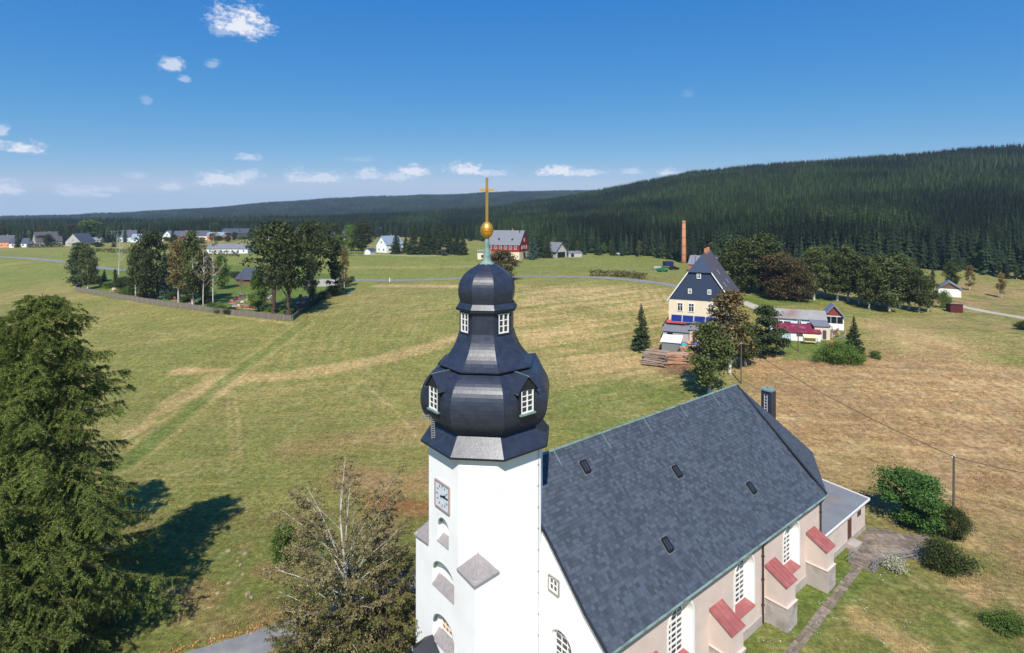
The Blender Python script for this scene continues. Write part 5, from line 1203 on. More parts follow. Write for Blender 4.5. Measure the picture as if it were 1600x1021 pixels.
def car(label, p, rz, m):
    t = thing('parked_car', label, 'car', p, rz, 'cars parked on the meadow')
    prof = [(-2.0,.35),(2.0,.35),(2.05,.75),(1.95,.88),(1.0,.98),(.45,1.42),(-1.2,1.46),(-1.85,1.0),(-2.02,.85)]
    b = MB(); n = len(prof)
    for y, k in ((-.8, 1.), (-.72, 1.), (.72, 1.), (.8, 1.)): pass
    b.add([(x*.99, -.78 if z < 1.05 else -.62, z) for x, z in prof]+[(x*.99, .78 if z < 1.05 else .62, z) for x, z in prof], [tuple(range(n)), tuple(reversed(range(n, 2*n)))]+[(i, n+i, n+(i+1) % n, (i+1) % n) for i in range(n)]); b.build('body', m, t)
    for s in (-1, 1): MB().add([(-1.55,s*.735,1.02),(.72,s*.735,1.02),(.36,s*.65,1.36),(-1.15,s*.65,1.38)], [(0,1,2,3)]).build('side_window', M_glassdark, t)
    MB().add([(1.0,-.6,1.0),(1.0,.6,1.0),(.5,.56,1.38),(.5,-.56,1.38)], [(0,1,2,3)]).build('windscreen', M_glassdark, t).location = (.02, 0, .02)
    for x in (-1.25, 1.25):
        for s in (-1, 1): MB().tube([(x,s*.62,.32),(x,s*.82,.32)], .32, 14).build('wheel', M_black, t)
    for s in (-1, 1): MB().box(2.0,2.07,s*.6-.14,s*.6+.14,.62,.78).build('headlight', M_winwhite, t)
car('small green car parked on the meadow below the trampoline', G(1035,425), .3, mat('green_paint', (26,110,70), .25, .5))
car('black car parked on the meadow right of the green one', G(1053,422), .25, mat('black_paint', (26,28,36), .2, .6))
car('silver car parked at the meadow edge below the forest', at(967,300), .1, mat('silver_paint', (190,200,208), .25, .6, metal=.4))
t = thing('trampoline', 'round garden trampoline with dark blue safety net', 'trampoline', at(1044,232)); M_net = mat('blue_net', (38,52,84), .8, .1)
for k in range(8):
    a = k*math.tau/8; MB().tube([(2.2*math.cos(a),2.2*math.sin(a),0),(2.2*math.cos(a),2.2*math.sin(a),2.7)], .06, 6).build('net_post', M_net, t)
    b = a+math.tau/8; MB().slab((2.15*math.cos(a),2.15*math.sin(a),.9),(2.15*math.cos(b),2.15*math.sin(b),.9),(2.15*math.cos(b),2.15*math.sin(b),2.6),(2.15*math.cos(a),2.15*math.sin(a),2.6),.02).build('net_panel', M_net, t)
MB().lathe([(2.2,.82),(2.2,.9)], 16).build('jumping_mat', M_black, t)
t = thing('flat_trailer', 'loaded flat trailer standing left of the green car', 'trailer', at(1027,218), .2); MB().box(-2,2,-.8,.8,.5,.7).build('bed', M_galv, t); MB().box(-1.6,1.2,-.6,.6,.7,1.3).build('load', M_wall['grey'], t)
for s in (-1, 1): MB().tube([(0,s*.8,.3),(0,s*.95,.3)], .3, 12).build('wheel', M_black, t)
def hedge(label, line, w, h, m, seed, name='hedge', dens=26, leaf=.22, Yline=None):
    rg = rs_(seed); C = []; line = [Vector(p) for p in line]; o = line[0]
    for a, b in zip(line[:-1], line[1:]):
        L_ = (b-a).length; n = int(L_*dens*(w+h)/2); u = rg.rand(n); d = (b-a).xy.normalized(); s = rg.normal(size=n)*w*.3
        x = a.x+(b.x-a.x)*u-d.y*s; y = a.y+(b.y-a.y)*u+d.x*s; top = h*(.75+.5*fbm(x/1.5, y/1.5, seed, 2)); z = a.z+(b.z-a.z)*u+top*rg.rand(n)**.7
        C.append(np.stack([x-o.x, y-o.y, z-o.z], 1))
    v, q = leaves(np.concatenate(C), leaf, rg, .3, .7); t = thing(name, label, 'hedge', o); link('foliage', np_mesh('hedge', v, q, None, m), t)
    s = MB()
    for a, b in zip(line[:-1], line[1:]):
        for i in range(max(2, int((b-a).length/2.5))): q_ = a.lerp(b, i/max(2, int((b-a).length/2.5)))-o; s.tube([q_-Vector((0,0,.2)), q_+Vector((.05,0,h*.7))], .05, 4)
    s.build('stems', M_bark, t); return t
hedge('low brownish hedge on the meadow above the valley road', [at(x, y) for x, y in ((922,196),(950,193),(980,188),(1008,182))], 3., 2.0, M_leafbrown, 5)
# ---------------------------------------------------------------- burial ground behind its picket fence
M_picket = mat('grey_picket', (122,112,104), .9, .1, var=.2, nscale=3)
M_postc = mat('concrete_post', (150,146,138), .9, .1, var=.1)
def fence(label, line, h=1.45, bay=2.6):
    pts = [Vector(p) for p in line]; o = pts[0]; t = thing('picket_fence', label, 'fence', o); ds = [0.]
    for a, b in zip(pts[:-1], pts[1:]): ds.append(ds[-1]+(b.xy-a.xy).length)
    n = int(ds[-1]/bay); S = []
    for i in range(n+1):
        s = ds[-1]*i/n; x = np.interp(s, ds, [p.x for p in pts]); y = np.interp(s, ds, [p.y for p in pts]); S.append(Vector((x, y, h1(x, y)))-o)
    pm = MB().box(-.05,.05,-.05,.05,-.3,h+.1).mesh('post', M_postc)
    for p in S: link('post', pm, t, p)
    for a, b in zip(S[:-1], S[1:]):
        m = MB(); u = Vector((0, 0, 1))
        for z in (.35, h-.3): m.bar(a+u*z, b+u*z, .05, .1)
        for k in range(17): q = a.lerp(b, (k+.5)/17); m.bar(q+u*.05, q+u*(h+.04*math.sin(k*2.1)), .1, .03) if False else m.box(q.x-.05, q.x+.05, q.y-.02, q.y+.02, q.z+.05, q.z+h+.04*math.sin(k*2.1))
        m.build('picket_panel', M_picket, t)
fence('long grey picket fence along the near side of the burial ground', [CEM[0], CEM[1], CEM[2], CEM[3], CEM[4]])
fence('grey picket fence along the right side of the burial ground', [CEM[4]+Vector((.3,.3,0)), CEM[4].lerp(CEM[5], .5), CEM[5]])
fence('grey picket fence along the left side of the burial ground', [CEM[0]+Vector((-.2,.3,0)), CEM[8]])
def cem(px, py): return G(px, py)
cgrp = 'trees in the burial ground'
for k, lab, px, yt, yb, wf in (
  ('pine_2', 'dark evergreen at the left corner of the burial ground', 125, 380, 446, .95), ('birch_1', 'birch in front of the dark evergreen at the fence corner', 137, 379, 453, .8),
  ('spruce_3', 'small spruce right of the left corner evergreen', 163, 421, 447, 1.), ('thuja_1', 'slim columnar thuja below the bleached dead tree', 180, 421, 446, .75),
  ('birch_1', 'leafy birch behind the long fence near its middle', 318, 392, 470, .9), ('green_1', 'light green tree behind the bare white birches', 346, 400, 452, .6), ('dark_2', 'dark rounded tree behind the brown leaved birch', 268, 398, 455, .6),
  ('birch_2', 'thin birch right of the columnar thuja', 212, 382, 464, .7), ('dark_0', 'tall bushy tree in the middle left of the burial ground', 236, 364, 468, .72), ('blue_1', 'blue grey spruce between birches of the burial ground', 257, 392, 466, .85),
  ('birchbrown_1', 'brown leaved birch with straight white trunk by the fence', 279, 373, 473, .85), ('birch_3', 'tall birch right of the brown leaved one', 301, 358, 479, .8),
  ('oak_1', 'broad oak like tree at the fence corner nearest the church', 451, 350, 499, .95), ('oak_2', 'broad tree left of the fence corner tree', 428, 345, 490, .95), ('green_3', 'small leafy tree left of the two corner trunks', 404, 420, 487, .62),
  ('oak_3', 'large dark tree at the back right of the burial ground', 487, 346, 470, .85), ('thuja_2', 'olive columnar cypress beside the right fence', 524, 372, 462, .9), ('birch_0', 'slim birch in front of the dark back right tree', 486, 395, 478, .5), ('birchbrown_2', 'small brownish tree right of the columnar cypress', 538, 385, 450, .55)):
    tree_px(k, lab, px, yt, yb, wf, group=cgrp)
for i, (px, yt, yb, w, lab) in enumerate(((186,370,424,6.5,'bleached leafless dead tree behind the thuja'),(318,372,483,4.5,'slender leafless white birch by the fence'),(333,362,481,5.5,'bare white birch with long drooping limbs'))):
    p = G(px, yb) if i else at(186, 235); h_ = (HC-(yt-Y0)*p.y/FPX)-p.z; t = thing('dead_tree', lab, 'tree', p, i*1.3, 'bare trees in the burial ground')
    link('trunk', bare('dead_tree', 3+i, M_deadwood if i == 0 else M_birchbark, h_, w, .17, 20), t)
    if i: link('crown', broadleaf('thin_crown', 60+i, M_birchbrown, M_bark, h_, w*.8, .3, 22, 45, .16, .1)[1], t)
for i, (px, py, h_, wf) in enumerate(((150,444,2.6,1.2),(170,450,2.,1.3),(196,450,3.4,1.1),(200,462,2.6,1.1),(228,466,2.2,1.2),(250,466,2.,1.2),(270,468,2.,1.1),(345,487,1.7,1.3),(362,490,1.6,1.3),(330,484,1.8,1.1),(325,474,2.,1.),(352,432,2.,1.5),(372,434,2.,1.6),(425,487,1.4,1.),(505,468,2.,1.),(515,462,2.2,1.),(290,472,1.6,1.2))):
    tree(f'bush{("","green")[i % 2]}_{i % 3}', f'{ordn(i)} shrub from the left of those inside the burial ground fence' if i < 11 else f'{ordn(i-11)} clipped shrub among the graves, counted from the back', cem(px, py), h_, wf, group='shrubs in the burial ground')
hedge('clipped dark hedge inside the right fence of the burial ground', [G(463,494), G(505,468), G(550,439)], 2., 1.7, M_leafdark, 31)
M_fl = [mat('flowers_'+k, c, .9, .1, var=.5, nscale=14) for k, c in dict(orange=(226,96,40), red=(196,50,60), white=(220,214,206), pink=(214,60,110), yellow=(226,190,60)).items()]
M_gs = [mat('gravestone_'+k, c, .5, .3, var=.12) for k, c in dict(grey=(136,134,132), dark=(60,58,60), pale=(196,192,184)).items()]
M_earth = mat('grave_earth', (96,84,62), .95, .1, var=.2)
_rg = random.Random(77); spots = [(362,474),(370,470),(378,476),(386,470),(394,476),(402,470),(384,482),(392,482),(372,482),(366,481),(398,483),(418,470),(412,462),(470,466),(478,470),(474,474),(486,466),(466,478),(478,480),(424,464),(408,476),(376,464),(186,458),(176,455),(282,468),(300,474),(272,470),(190,462)]
for i, (px, py) in enumerate(spots):
    p = cem(px, py); c = i*3 % 5 if i % 2 else 0; cn = ('orange','red','white','pink','yellow')[c]
    g = thing('grave', f'{ordn(i)} grave plot of the burial ground with {cn} flowers', 'grave', p, .35+.1*_rg.random(), 'graves in the burial ground')
    MB().box(-.75,.75,-1.3,1.1,0,.12).build('kerb_stone', M_gs[2], g); MB().box(-.65,.65,-1.2,1.0,.1,.17).build('bed', M_earth, g)
    fm = rs_(i); v, q = leaves(np.stack([fm.rand(70)*1.3-.65, fm.rand(70)*2.1-1.15, .18+.3*fm.rand(70)], 1), .13, fm, .6, .9); link('flowers', np_mesh('flowers', v, q, None, M_fl[c]), g)
    m = MB(); w_, h_ = .35+.2*_rg.random(), .8+.5*_rg.random(); m.prism([(-w_,1.1),(w_,1.1),(w_,1.28),(-w_,1.28)], 0, h_); m.prism([(-w_*.7,1.12),(w_*.7,1.12),(w_*.7,1.26),(-w_*.7,1.26)], h_, h_+.14); m.build('gravestone', M_gs[i % 3], g)
cr = thing('wooden_cross', 'tall wooden cross on the lawn of the burial ground', 'cross', cem(377,452)); MB().box(-.09,.09,-.07,.07,0,4.2).build('post', M_wood, cr); MB().box(-1.0,1.0,-.06,.06,2.9,3.08).build('arm', M_wood, cr)
house('low dark roofed chapel hall half hidden by the burial ground trees', at(428,205), R(-70), 9., 13., 2.3, 3.4, 'wood', M_roofdark, name='chapel_hall', cat='hall', over=.6)
w = thing('garden_wall', 'pale rendered wall at the back of the burial ground', 'wall', G(484,448), .05); MB().box(-1,11,-.15,.15,0,2.6).build('wall_panel', M_wall['grey'], w); MB().box(-1.05,11.05,-.2,.2,2.6,2.7).build('coping', M_zinc, w)
hedge('long clipped hedge beyond the village road', [at(x, y) for x, y in ((110,330),(150,330),(190,328),(225,326))], 1.8, 2.4, M_leafdark, 41, dens=12, leaf=.3)
hedge('dark clipped hedge before the long low hall', [at(x, y) for x, y in ((330,320),(350,318),(372,316))], 1.8, 3., M_leafdark, 42, dens=14, leaf=.3)
# ---------------------------------------------------------------- village
def vh(label, px0, px1, ybase, Y, az, wall, roof, hw, hr, eave=False, **kw):
    """house spanning photo columns px0..px1; eave=True shows its long side"""
    p = at((px0+px1)/2, Y); span = (px1-px0)*Y/FPX
    if eave:
        W = kw.pop('W', span*.62); L_ = span; d = Vector((math.sin(az-R(90)), math.cos(az-R(90)), 0)); q = p-d*L_/2; q.z = p.z
        n = max(2, int(L_/3.2)); wl_ = [((i+.7)*L_/(n+.4), 1.0, 1.0, 1.2) for i in range(n)]
        return house(label, q, az-R(90), W, L_, hw, hr, wall, roof, left=wl_, front=[(0, hw+.4, 1., 1.2)], **kw)
    W = span; wl_ = [(-W*.25,1.,1.1,1.3),(W*.25,1.,1.1,1.3),(0,hw+.3,1.,1.1)]
    return house(label, p, az, W, kw.pop('L', W*1.3), hw, hr, wall, roof, front=wl_, **kw)
VG = 'village houses on the left horizon'
vh('orange house at the far left edge of the village', 1, 21, 384, 390, R(-15), 'orange', M_roofdark, 4.2, 4.2, True, group=VG, chim=[(0,4,.5)])
vh('white house with dark solar roof next to the orange one', 21, 45, 385, 385, R(-10), 'white', M_roofdark, 3.0, 3.2, True, group=VG)
vh('white dark roofed house behind the solar roof', 35, 55, 377, 430, R(-20), 'white', M_roofdark, 4.4, 5., True, group=VG, chim=[(0,5,.6)])
vh('large grey gabled house with broad brown grey roof', 58, 90, 380, 400, R(-50), 'grey', M_roofbrown, 3.4, 6.4, True, W=12, group=VG, chim=[(0,6,.4)])
vh('grey house with dark hipped roof behind the long hedge', 100, 128, 387, 385, R(10), 'grey', M_roofdark, 3.2, 5.4, False, L=11, group=VG)
vh('white gabled house right of the big green tree', 160, 186, 371, 455, R(-50), 'white', M_roofblue, 4.2, 4.4, True, group=VG, chim=[(0,5,.5)])
vh('blue white house with long dark roof', 187, 212, 373, 448, R(-20), 'bluewhite', M_roofdark, 4.2, 5., True, group=VG, chim=[(1,5,.5)])
vh('low pale blue house right of the long dark roof', 209, 229, 375, 440, R(-15), 'bluewhite', M_roofblue, 3., 3.4, True, group=VG)
vh('small red house peeping above the pale blue one', 225, 239, 367, 480, R(10), 'red', M_roofgrey, 4.4, 4., False, group=VG)
vh('white house half hidden by birch crowns of the burial ground', 254, 268, 371, 465, R(-10), 'white', M_roofblue, 4., 4.2, False, group=VG)
vh('red walled house with dark roof left of centre village', 275, 298, 371, 460, R(-15), 'red', M_roofdark, 3.8, 4.6, True, group=VG, chim=[(0,4,.5)])
vh('white walled dark roofed house left of the orange hall', 306, 327, 367, 475, R(-10), 'white', M_roofdark, 4., 4., True, group=VG)
vh('long orange hall with blue grey roof and many windows', 327, 355, 367, 470, R(-12), 'orange', M_roofblue, 4.4, 2.6, True, group=VG, name='village_hall')
vh('huge dark barn hall behind the orange hall', 351, 389, 364, 500, R(-10), 'dark', M_roofdark, 5.2, 4., True, W=16, group=VG, name='barn')
vh('long low grey roofed farm hall in front of the village', 330, 394, 391, 345, R(0), 'white', M_roofgrey, 3., 2.6, True, W=12, group=VG, name='farm_hall')
vh('low grey hut behind the hedge', 146, 160, 375, 430, R(0), 'grey', M_roofgrey, 2.6, 1.8, True, group=VG, name='hut')
for i, (a, b, Y, wl_, rf, lab) in enumerate(((412,424,470,'white',M_roofgrey,'white cottage above the corner tree'),(436,450,480,'beige',M_roofgrey,'beige cottage above the burial ground oaks'),(456,466,475,'white',M_roofdark,'small white cottage between tree crowns'),(505,519,470,'beige',M_roofgrey,'grey roofed cottage right of the burial ground trees'),(533,544,460,'white',M_roofdark,'tiny white cottage left of the white gabled house'))):
    vh(lab, a, b, 0, Y, R(-20+15*i), wl_, rf, 3.4, 3.8, i % 2 == 0, group='cottages in the middle distance')
house('white gabled house with pale blue roof beside the spruces', at(596,315), R(38), 8.8, 12., 4.6, 4.6, 'white', M_roofblue, front=[(-2,1.,1.,1.2),(2,1.,1.,1.2),(0,5.2,1.,1.1)], side=[(2,1.,1.2,1.3),(5,1.,1.2,1.3),(9,1.,1.2,1.3)], chim=[(0,7,.6)])
house('white garage left of the white gabled house', at(574,305), R(20), 3.4, 5., 2.3, 1., 'white', M_roofdark, name='garage', cat='garage')
for i, (px, Y, wl_, rf, az, w_, lab) in enumerate(((598,520,'dark',M_roofdark,-30,9,'dark roofed house far behind the white gabled house'),(611,540,'white',M_roofbrown,20,7,'bright white gable far behind the white gabled house'),(650,530,'white',M_roofgrey,30,7.5,'white gable above the spruce row'),(714,520,'grey',M_roofgrey,-40,8,'grey roofed house above the right end of spruce row'),(737,560,'yellow',M_roofgrey,10,5.5,'tall yellow house left of the gilded ball'))):
    house(lab, at(px, Y), R(az), w_, w_*1.3, 4.4, 3.8, wl_, rf, front=[(-1.5,1.2,1.,1.2),(1.5,1.2,1.,1.2),(0,5,1.,1.)], group='houses before the forest')
# red guest house
p = at(819,276); RAZ = R(-68)
gt = house('big dark red guest house with grey roof and cream ground floor', p, RAZ, 13., 17., 7.2, 6.6, 'red', M_roofgrey, front=[(-3,5,1.,1.5),(0,5,1.,1.5),(3,5,1.,1.5),(0,8.6,1.,1.4)], left=[(i*2.6+2, 5., 1.1, 1.5) for i in range(6)]+[(i*2.6+2, 1., 1.1, 1.4) for i in range(6)], gable=M_wall['red'], chim=[(0,6,.8)], name='guest_house')
MB().box(-6.56,6.56,-.06,17.06,-1,3.6).build('cream_ground_floor', M_wall['cream'], gt)
for y in (4., 11.): MB().slab((-4.6,y+.9,9.1),(-4.6,y,9.1),(-3.9,y,9.85),(-3.9,y+.9,9.85),.08).build('roof_window', M_glass, gt).location = (-.2, 0, .25)
t = box_shed('cream terrace wing with railing left of the red guest house', at(760,276), R(10), 9., 6., 3.4, 3.5, 'cream', M_roofgrey, [(-2,.8,1.2,1.4,M_glass,'window_pane'),(1.,.8,1.2,1.4,M_glass,'window_pane')], name='terrace_wing', cat='house')
for i in range(10): MB().box(-4.4+i*.97,-4.34+i*.97,-.1,-.04,3.5,4.5).build('rail_post', M_winwhite, t)
MB().box(-4.5,4.5,-.12,-.04,4.45,4.55).build('hand_rail', M_winwhite, t)
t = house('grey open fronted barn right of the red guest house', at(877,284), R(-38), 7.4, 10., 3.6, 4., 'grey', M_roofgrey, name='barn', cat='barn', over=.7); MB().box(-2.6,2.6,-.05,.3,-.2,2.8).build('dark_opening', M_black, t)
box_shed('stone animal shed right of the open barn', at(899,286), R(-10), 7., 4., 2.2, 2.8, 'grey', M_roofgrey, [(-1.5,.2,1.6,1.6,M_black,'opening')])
t = thing('wooden_play_tower', 'wooden play tower with swing frame on the far meadow', 'play tower', at(693,296), .2)
for sx in (-1, 1):
    for sy in (-1, 1): MB().box(sx*.8-.08,sx*.8+.08,sy*.8-.08,sy*.8+.08,0,3.6).build('post', M_wood, t)
MB().box(-1,1,-1,1,1.5,1.65).build('platform', M_wood, t); MB().slab((-1.2,-1.2,3.4),(1.2,-1.2,3.4),(1.2,0,4.4),(-1.2,0,4.4),.08).slab((1.2,1.2,3.4),(-1.2,1.2,3.4),(-1.2,0,4.4),(1.2,0,4.4),.08).build('roof', M_wood, t)
MB().slab((1.0,-.4,1.5),(1.0,.4,1.5),(4.,.4,.15),(4.,-.4,.15),.08).build('slide', mat('blue_slide', (110,150,200), .4, .4), t)
for a, b in (((-6,-1,0),(-6,0,2.8)), ((-6,1,0),(-6,0,2.8)), ((-3,-1,0),(-3,0,2.8)), ((-3,1,0),(-3,0,2.8)), ((-6,0,2.8),(-1,0,2.8))): MB().bar(a, b, .12).build('swing_beam', M_wood, t)
# trees about the village and meadows
sp = [(619,357,308),(634,366,312),(646,348,304),(660,356,312),(669,345,304),(680,350,310),(691,345,303),(703,352,306),(714,353,303),(723,360,300)]
for i, (px, yt, Y) in enumerate(sp): tree_px(f'spruce_{i % 3}', f'{ordn(i)} spruce from the left in the dark row behind the play tower', px, yt, 0, 1.05, Y=Y, group='dark spruce row behind the play tower')
for i, (k, px, yt, Y) in enumerate((('spruce_1',812,360,276),('blue_1',832,361,274),('spruce_2',846,352,284),('spruce_0',856,364,280))): tree_px(k, f'{("dark green spruce before the red guest house","blue spruce right of the red guest house","tall spruce behind the blue spruce","spruce touching the left side of the open barn")[i]}', px, yt, 0, .95, Y=Y)
tree_px('brown_3', 'brown leaved bush tree behind the upper onion dome', 782, 392, 441, 1.35)
for i, (k, px, yt, Y) in enumerate((('dark_1',566,346,330),('green_1',549,352,335),('dark_2',520,350,330),('green_3',530,366,300),('dark_3',505,350,400))): tree_px(k, f'{ordn(i)} leafy tree left of the white gabled house, counted from that house', px, yt, 0, .85, Y=Y, group='trees left of the white gabled house')
for i, (k, px, yt, Y, wf) in enumerate((('green_2',139,344,450,1.25),('brown_1',112,351,440,.9),('dark_1',126,356,436,.9),('brown_2',66,354,440,.7),('dark_2',28,356,450,.7),('brown_3',4,354,440,.9),('dark_3',168,366,420,.5),('green_1',240,352,500,.7),('dark_1',180,352,500,.8),('green_3',335,347,520,.9),('dark_2',398,360,470,.7),('brown_1',268,358,500,.6),('dark_3',470,358,460,.9),('green_2',428,356,490,.8))):
    tree_px(k, f'{"round bright green tree standing highest over the village" if i == 0 else ordn(i-1)+" garden tree among the village houses, in order of size"}', px, yt, 0, wf, Y=Y, group='village trees')
hedge('dark hedge in front of the solar roofed house', [at(x, y) for x, y in ((44,372),(70,372),(100,370))], 3., 3., M_leafdark, 51, dens=8, leaf=.4)
hedge('bright clipped hedge left of the white garage', [at(x, y) for x, y in ((528,300),(550,300),(570,299))], 1.6, 2., M_leafgreen, 52, dens=12, leaf=.3)
for i, (px, py) in enumerate(((609,441),)): tag(MB().box(-.12,.12,-.06,.06,0,1.4).box(-.16,.16,-.08,.08,1.4,1.5).build('marker_post', M_winwhite, None, False, G(px, py)), 'white marker post standing beside the valley road', 'post')
_rv = random.Random(14)
for i in range(34):
    px = 4+i*11.6+_rv.uniform(-4, 4); Y = _rv.choice((372, 395, 415, 455, 478, 495)) if px < 320 else _rv.choice((440, 465, 490)); k = _rv.choice(('dark_1','green_2','brown_1','birch_1','bush_1','bushgreen_2','spruce_1','dark_3'))
    p = at(px, Y); h_ = _rv.uniform(2.5, 4) if 'bush' in k else _rv.uniform(5, 10); tree(k, f'{ordn(i)} small tree or shrub from the left between the far village houses', p, h_, 1.3 if 'bush' in k else .9, group='small trees between the village houses')
# ---------------------------------------------------------------- woods
rg = rs_(4)
def mat_tint(name):
    if name in MATS: return MATS[name]
    m = MATS[name] = bpy.data.materials.new(name); m.use_nodes = True; t = m.node_tree; t.nodes.clear(); L = t.links.new
    o = node(t, 'ShaderNodeOutputMaterial'); p = node(t, 'ShaderNodeBsdfPrincipled'); p.inputs['Roughness'].default_value = .9; p.inputs['Specular IOR Level'].default_value = .1
    a = node(t, 'ShaderNodeAttribute', attribute_name='tint', attribute_type='INSTANCER'); g = node(t, 'ShaderNodeNewGeometry'); r = node(t, 'ShaderNodeMapRange'); L(g.outputs['Random Per Island'], r.inputs[0]); r.inputs[3].default_value = .7; r.inputs[4].default_value = 1.35
    v = node(t, 'ShaderNodeVectorMath', operation='SCALE'); L(a.outputs['Color'], v.inputs[0]); L(r.outputs[0], v.inputs['Scale']); L(v.outputs[0], p.inputs['Base Color'])
    tr = node(t, 'ShaderNodeBsdfTranslucent'); L(v.outputs[0], tr.inputs[0]); ms = node(t, 'ShaderNodeMixShader'); ms.inputs[0].default_value = .3; L(p.outputs[0], ms.inputs[1]); L(tr.outputs[0], ms.inputs[2]); L(ms.outputs[0], o.inputs[0]); return m
M_tuft = mat_tint('grass_blade')
def forest():
    P = []; S = []
    def area(n, az0, az1, r0, r1, cond=None, hmin=7, hmax=19):
        az = az0+(az1-az0)*rg.rand(n); r = np.sqrt(r0*r0+(r1*r1-r0*r0)*rg.rand(n)); x, y = r*np.sin(az), r*np.cos(az)
        m = forest_mask(x, y) > .5
        if cond is not None: m &= cond(x, y, az, r)
        x, y = x[m], y[m]; z = H(x, y); st = fbm(x/70, y/70, 15, 3); hh = hmin+(hmax-hmin)*(.25+.5*rg.rand(len(x))+.5*(st-.3)); P.append(np.stack([x, y, z-.3], 1)); S.append(hh)
    clear = lambda x, y, az, r: ~((np.abs(az-.115) < .012) & (r > 480) & (r < 540))
    area(42000, -.05, .95, 230, 620); area(26000, .0, .95, 620, 1000, None, 8, 21); area(6000, -.05, .95, 1000, 1500)
    area(15000, -.98, .0, 480, 760, None, 8, 15); area(12000, -.98, .05, 760, 1300, None, 10, 17); area(22000, -.95, .3, 1300, 2100, None, 11, 17); area(34000, -.95, .3, 2100, 3000, None, 13, 18)
    P, S = np.concatenate(P), np.concatenate(S); n = len(P); s = S/20.
    st = fbm(P[:,0]/60, P[:,1]/60, 55, 3); az_ = np.arctan2(P[:,0], P[:,1]); r_ = np.hypot(P[:,0], P[:,1])
    young = np.clip(1-np.abs(az_-.3)/.28, 0, 1)*np.clip((r_-300)/100, 0, 1)*np.clip(1-(r_-620)/250, 0, 1); k_ = np.clip((st-.38)*3.2+young*.6, 0, 1)[:, None]
    tint = (np.array(s2l((35,46,34)))*(1-k_)+np.array(s2l((62,79,47)))*k_)*(.45+1.1*rg.rand(n)**1.3)[:, None]
    protos = [spruce_mesh('wood_spruce', 30+i, mat_tint('wood_needles'), 9+i % 3, 9, 20, 3.0+.35*(i % 4), .03, .45) for i in range(6)]
    w = (.8+.4*rg.rand(n)); far = np.clip((np.hypot(P[:,0], P[:,1])-1200)/1500, 0, 1); w = w*(1+far*.9)
    scatter('spruce_wood', P, np.stack([s*w, s*w, s], 1), np.stack([rg.normal(size=n)*.02, rg.normal(size=n)*.02, rg.rand(n)*6.28], 1), protos, 'dense dark spruce forest covering the hills along the horizon', 'forest', tint)
forest()
# spruces that can be told apart along the foot of the wood
_edge = []
for i in range(90):
    az = .03+.72*(i+.5)/90+rg.normal()*.002; r = float(np.interp(az, [a for a, b in _foot], [b for a, b in _foot]))-2-14*rg.rand()
    _edge.append((az, r))
for i, (az, r) in enumerate(_edge):
    x, y = r*math.sin(az), r*math.cos(az); k = 'birch' if i % 7 == 3 else 'green' if i % 11 == 5 else 'farspruce'
    tree(f'{k}_{i % 4}', f'{ordn(i)} tree from the left along the foot of the wooded hill', Vector((x, y, h1(x, y))), (7+9*rg.rand())*(1 if k == 'farspruce' else .7), 1.15 if k == 'farspruce' else .7, group='trees along the foot of the wooded hill')
for i in range(26):
    az = -.8+.8*(i+.5)/26+rg.normal()*.006; r = float(np.interp(az, [a for a, b in _foot], [b for a, b in _foot]))-4-25*rg.rand(); x, y = r*math.sin(az), r*math.cos(az)
    tree(f'farspruce_{i % 4}', f'{ordn(i)} spruce from the left along the wood edge behind the village', Vector((x, y, h1(x, y))), 9+7*rg.rand(), 1.1, group='trees along the wood edge behind the village')
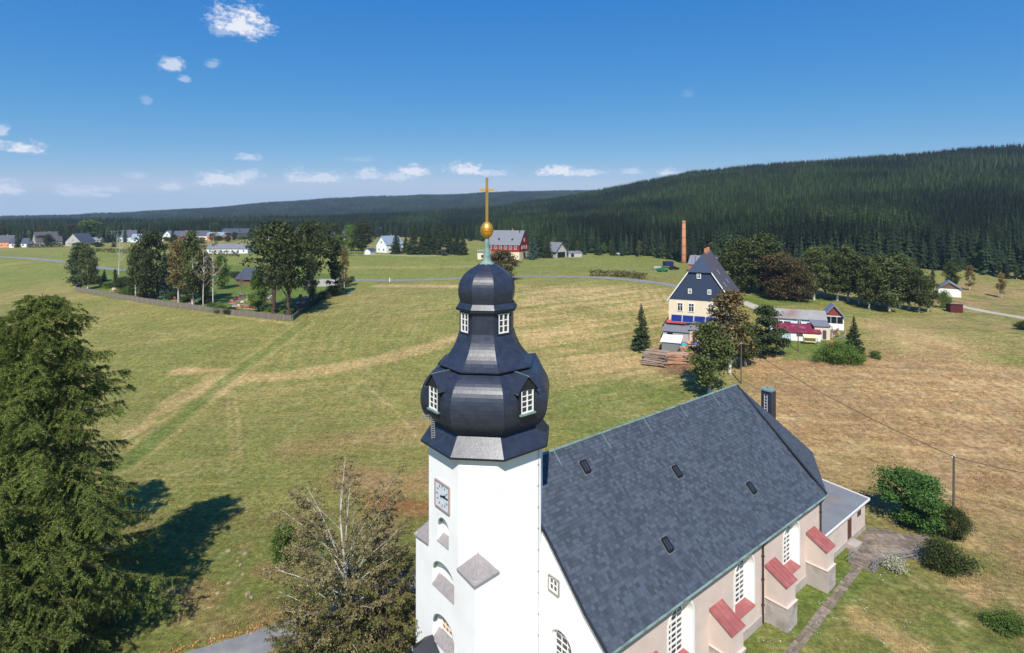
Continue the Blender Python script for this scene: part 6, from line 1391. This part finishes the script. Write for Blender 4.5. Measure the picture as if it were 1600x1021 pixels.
# ---------------------------------------------------------------- grass tufts where single tufts show
def tuft(seed, h, n, sp):
    g = rs_(seed); V = []; T = []
    for i in range(n):
        a = g.rand()*6.28; d = g.rand()*sp; bx, by = math.cos(a)*d, math.sin(a)*d; l = h*(.5+.6*g.rand()); a2 = g.rand()*6.28; o = l*(.15+.5*g.rand()); w = .012+.012*g.rand(); b = len(V)
        V += [(bx-w*math.sin(a2), by+w*math.cos(a2), -.02), (bx+w*math.sin(a2), by-w*math.cos(a2), -.02), (bx+o*math.cos(a2), by+o*math.sin(a2), l)]; T.append((b, b+1, b+2))
    return np_mesh('tuft', np.array(V), None, np.array(T), M_tuft)
def grass():
    n = 150000; az = -.76+1.52*rg.rand(n); r = 36*np.exp(rg.rand(n)*1.45); x, y = r*np.sin(az), r*np.cos(az)
    keep = np.ones(n, bool)
    for nm in ('asphalt_path',): keep &= pdist(x, y, ROADS[nm][0]) > 1.9
    lu, lv = (x-CHX)*_ca+(y-CHY)*_sa, -(x-CHX)*_sa+(y-CHY)*_ca
    keep &= ~((lu > -3.6) & (lu < 42) & (np.abs(lv) < 8.6)); keep &= ~((lu > 12) & (lu < 45) & (lv > -14.6) & (lv < -8.2) & ((lu > 34) | ((lv > -12) & (lv < -10.3)))); keep &= ~((lu > 34) & (lv > -12) & (lv < -8))
    keep &= fbm(x/2.2, y/2.2, 91, 3) > .36
    x, y = x[keep], y[keep]; z = H(x, y); c = ground_colour(x, y); n = len(x)
    dry = np.clip((c[:, 0]-c[:, 1])*14+.3, 0, 1); tall = fbm(x/4, y/4, 93, 3)
    s = (.2+.35*tall+.4*dry*tall)*(.8+.5*rg.rand(n)); s *= np.where((lu[keep] > 12) & (lv[keep] < -8) & (y < 60), .8, 1)
    c = c*(1.25+.7*rg.rand(n))[:, None]
    scatter('grass_tufts', np.stack([x, y, z], 1), np.stack([s*1.5, s*1.5, s], 1), np.stack([np.zeros(n), np.zeros(n), rg.rand(n)*6.28], 1), [tuft(i, .34, 16, .22) for i in range(4)], 'rough meadow grass of green and straw blades covering the near fields', 'grass', c)
grass()
def flowers_and_leaves():
    m = mat('autumn_leaves', (172,128,76), .9, .1, var=.3, island=.4); line = ROADS['asphalt_path'][0]; C = []
    for a, b in zip(line[:-1], line[1:]):
        d = (b-a).xy.normalized(); k = int((b-a).length*40); u = rg.rand(k)
        for s in (-1, 1):
            e = s*(1.75+rg.normal(size=k)*.28); C.append(np.stack([a.x+(b.x-a.x)*u-d.y*e, a.y+(b.y-a.y)*u+d.x*e, np.full(k, .06)+rg.rand(k)*.03], 1))
    v, q = leaves(np.concatenate(C), .07, rg, 2., .8); stuff(link('fallen_leaves', np_mesh('fallen_leaves', v, q, None, m)), 'orange fallen leaves strewn along both edges of the asphalt path', 'leaves')
    k = 80; cx = rg.rand(k)*22+14; cy = -9.2-rg.rand(k)*7; keep = rg.rand(k) > .3; pts = np.array([list(chw(a, b, .12)) for a, b in zip(cx[keep], cy[keep])]); pts[:, :2] += rg.normal(size=(len(pts), 2))*.4
    v, q = leaves(np.repeat(pts, 4, 0)+rg.normal(size=(len(pts)*4, 3))*np.array([.12, .12, .02]), .03, rg, 2., .9); stuff(link('lawn_flowers', np_mesh('lawn_flowers', v, q, None, M_winwhite)), 'tiny white flowers dotted over the churchyard lawn', 'flowers')
flowers_and_leaves()
# ---------------------------------------------------------------- air
def haze():
    m = bpy.data.materials.new('haze_air'); m.use_nodes = True; t = m.node_tree; t.nodes.clear(); o = node(t, 'ShaderNodeOutputMaterial'); v = node(t, 'ShaderNodeVolumePrincipled')
    v.inputs['Color'].default_value = (.55, .75, 1.0, 1); v.inputs['Density'].default_value = .00012; v.inputs['Anisotropy'].default_value = .0
    t.links.new(v.outputs[0], o.inputs['Volume']); stuff(MB().box(-4400, 4400, -4400, 4400, -120, 190).build('haze', m), 'thin bluish summer haze over the whole valley', 'haze')
haze()
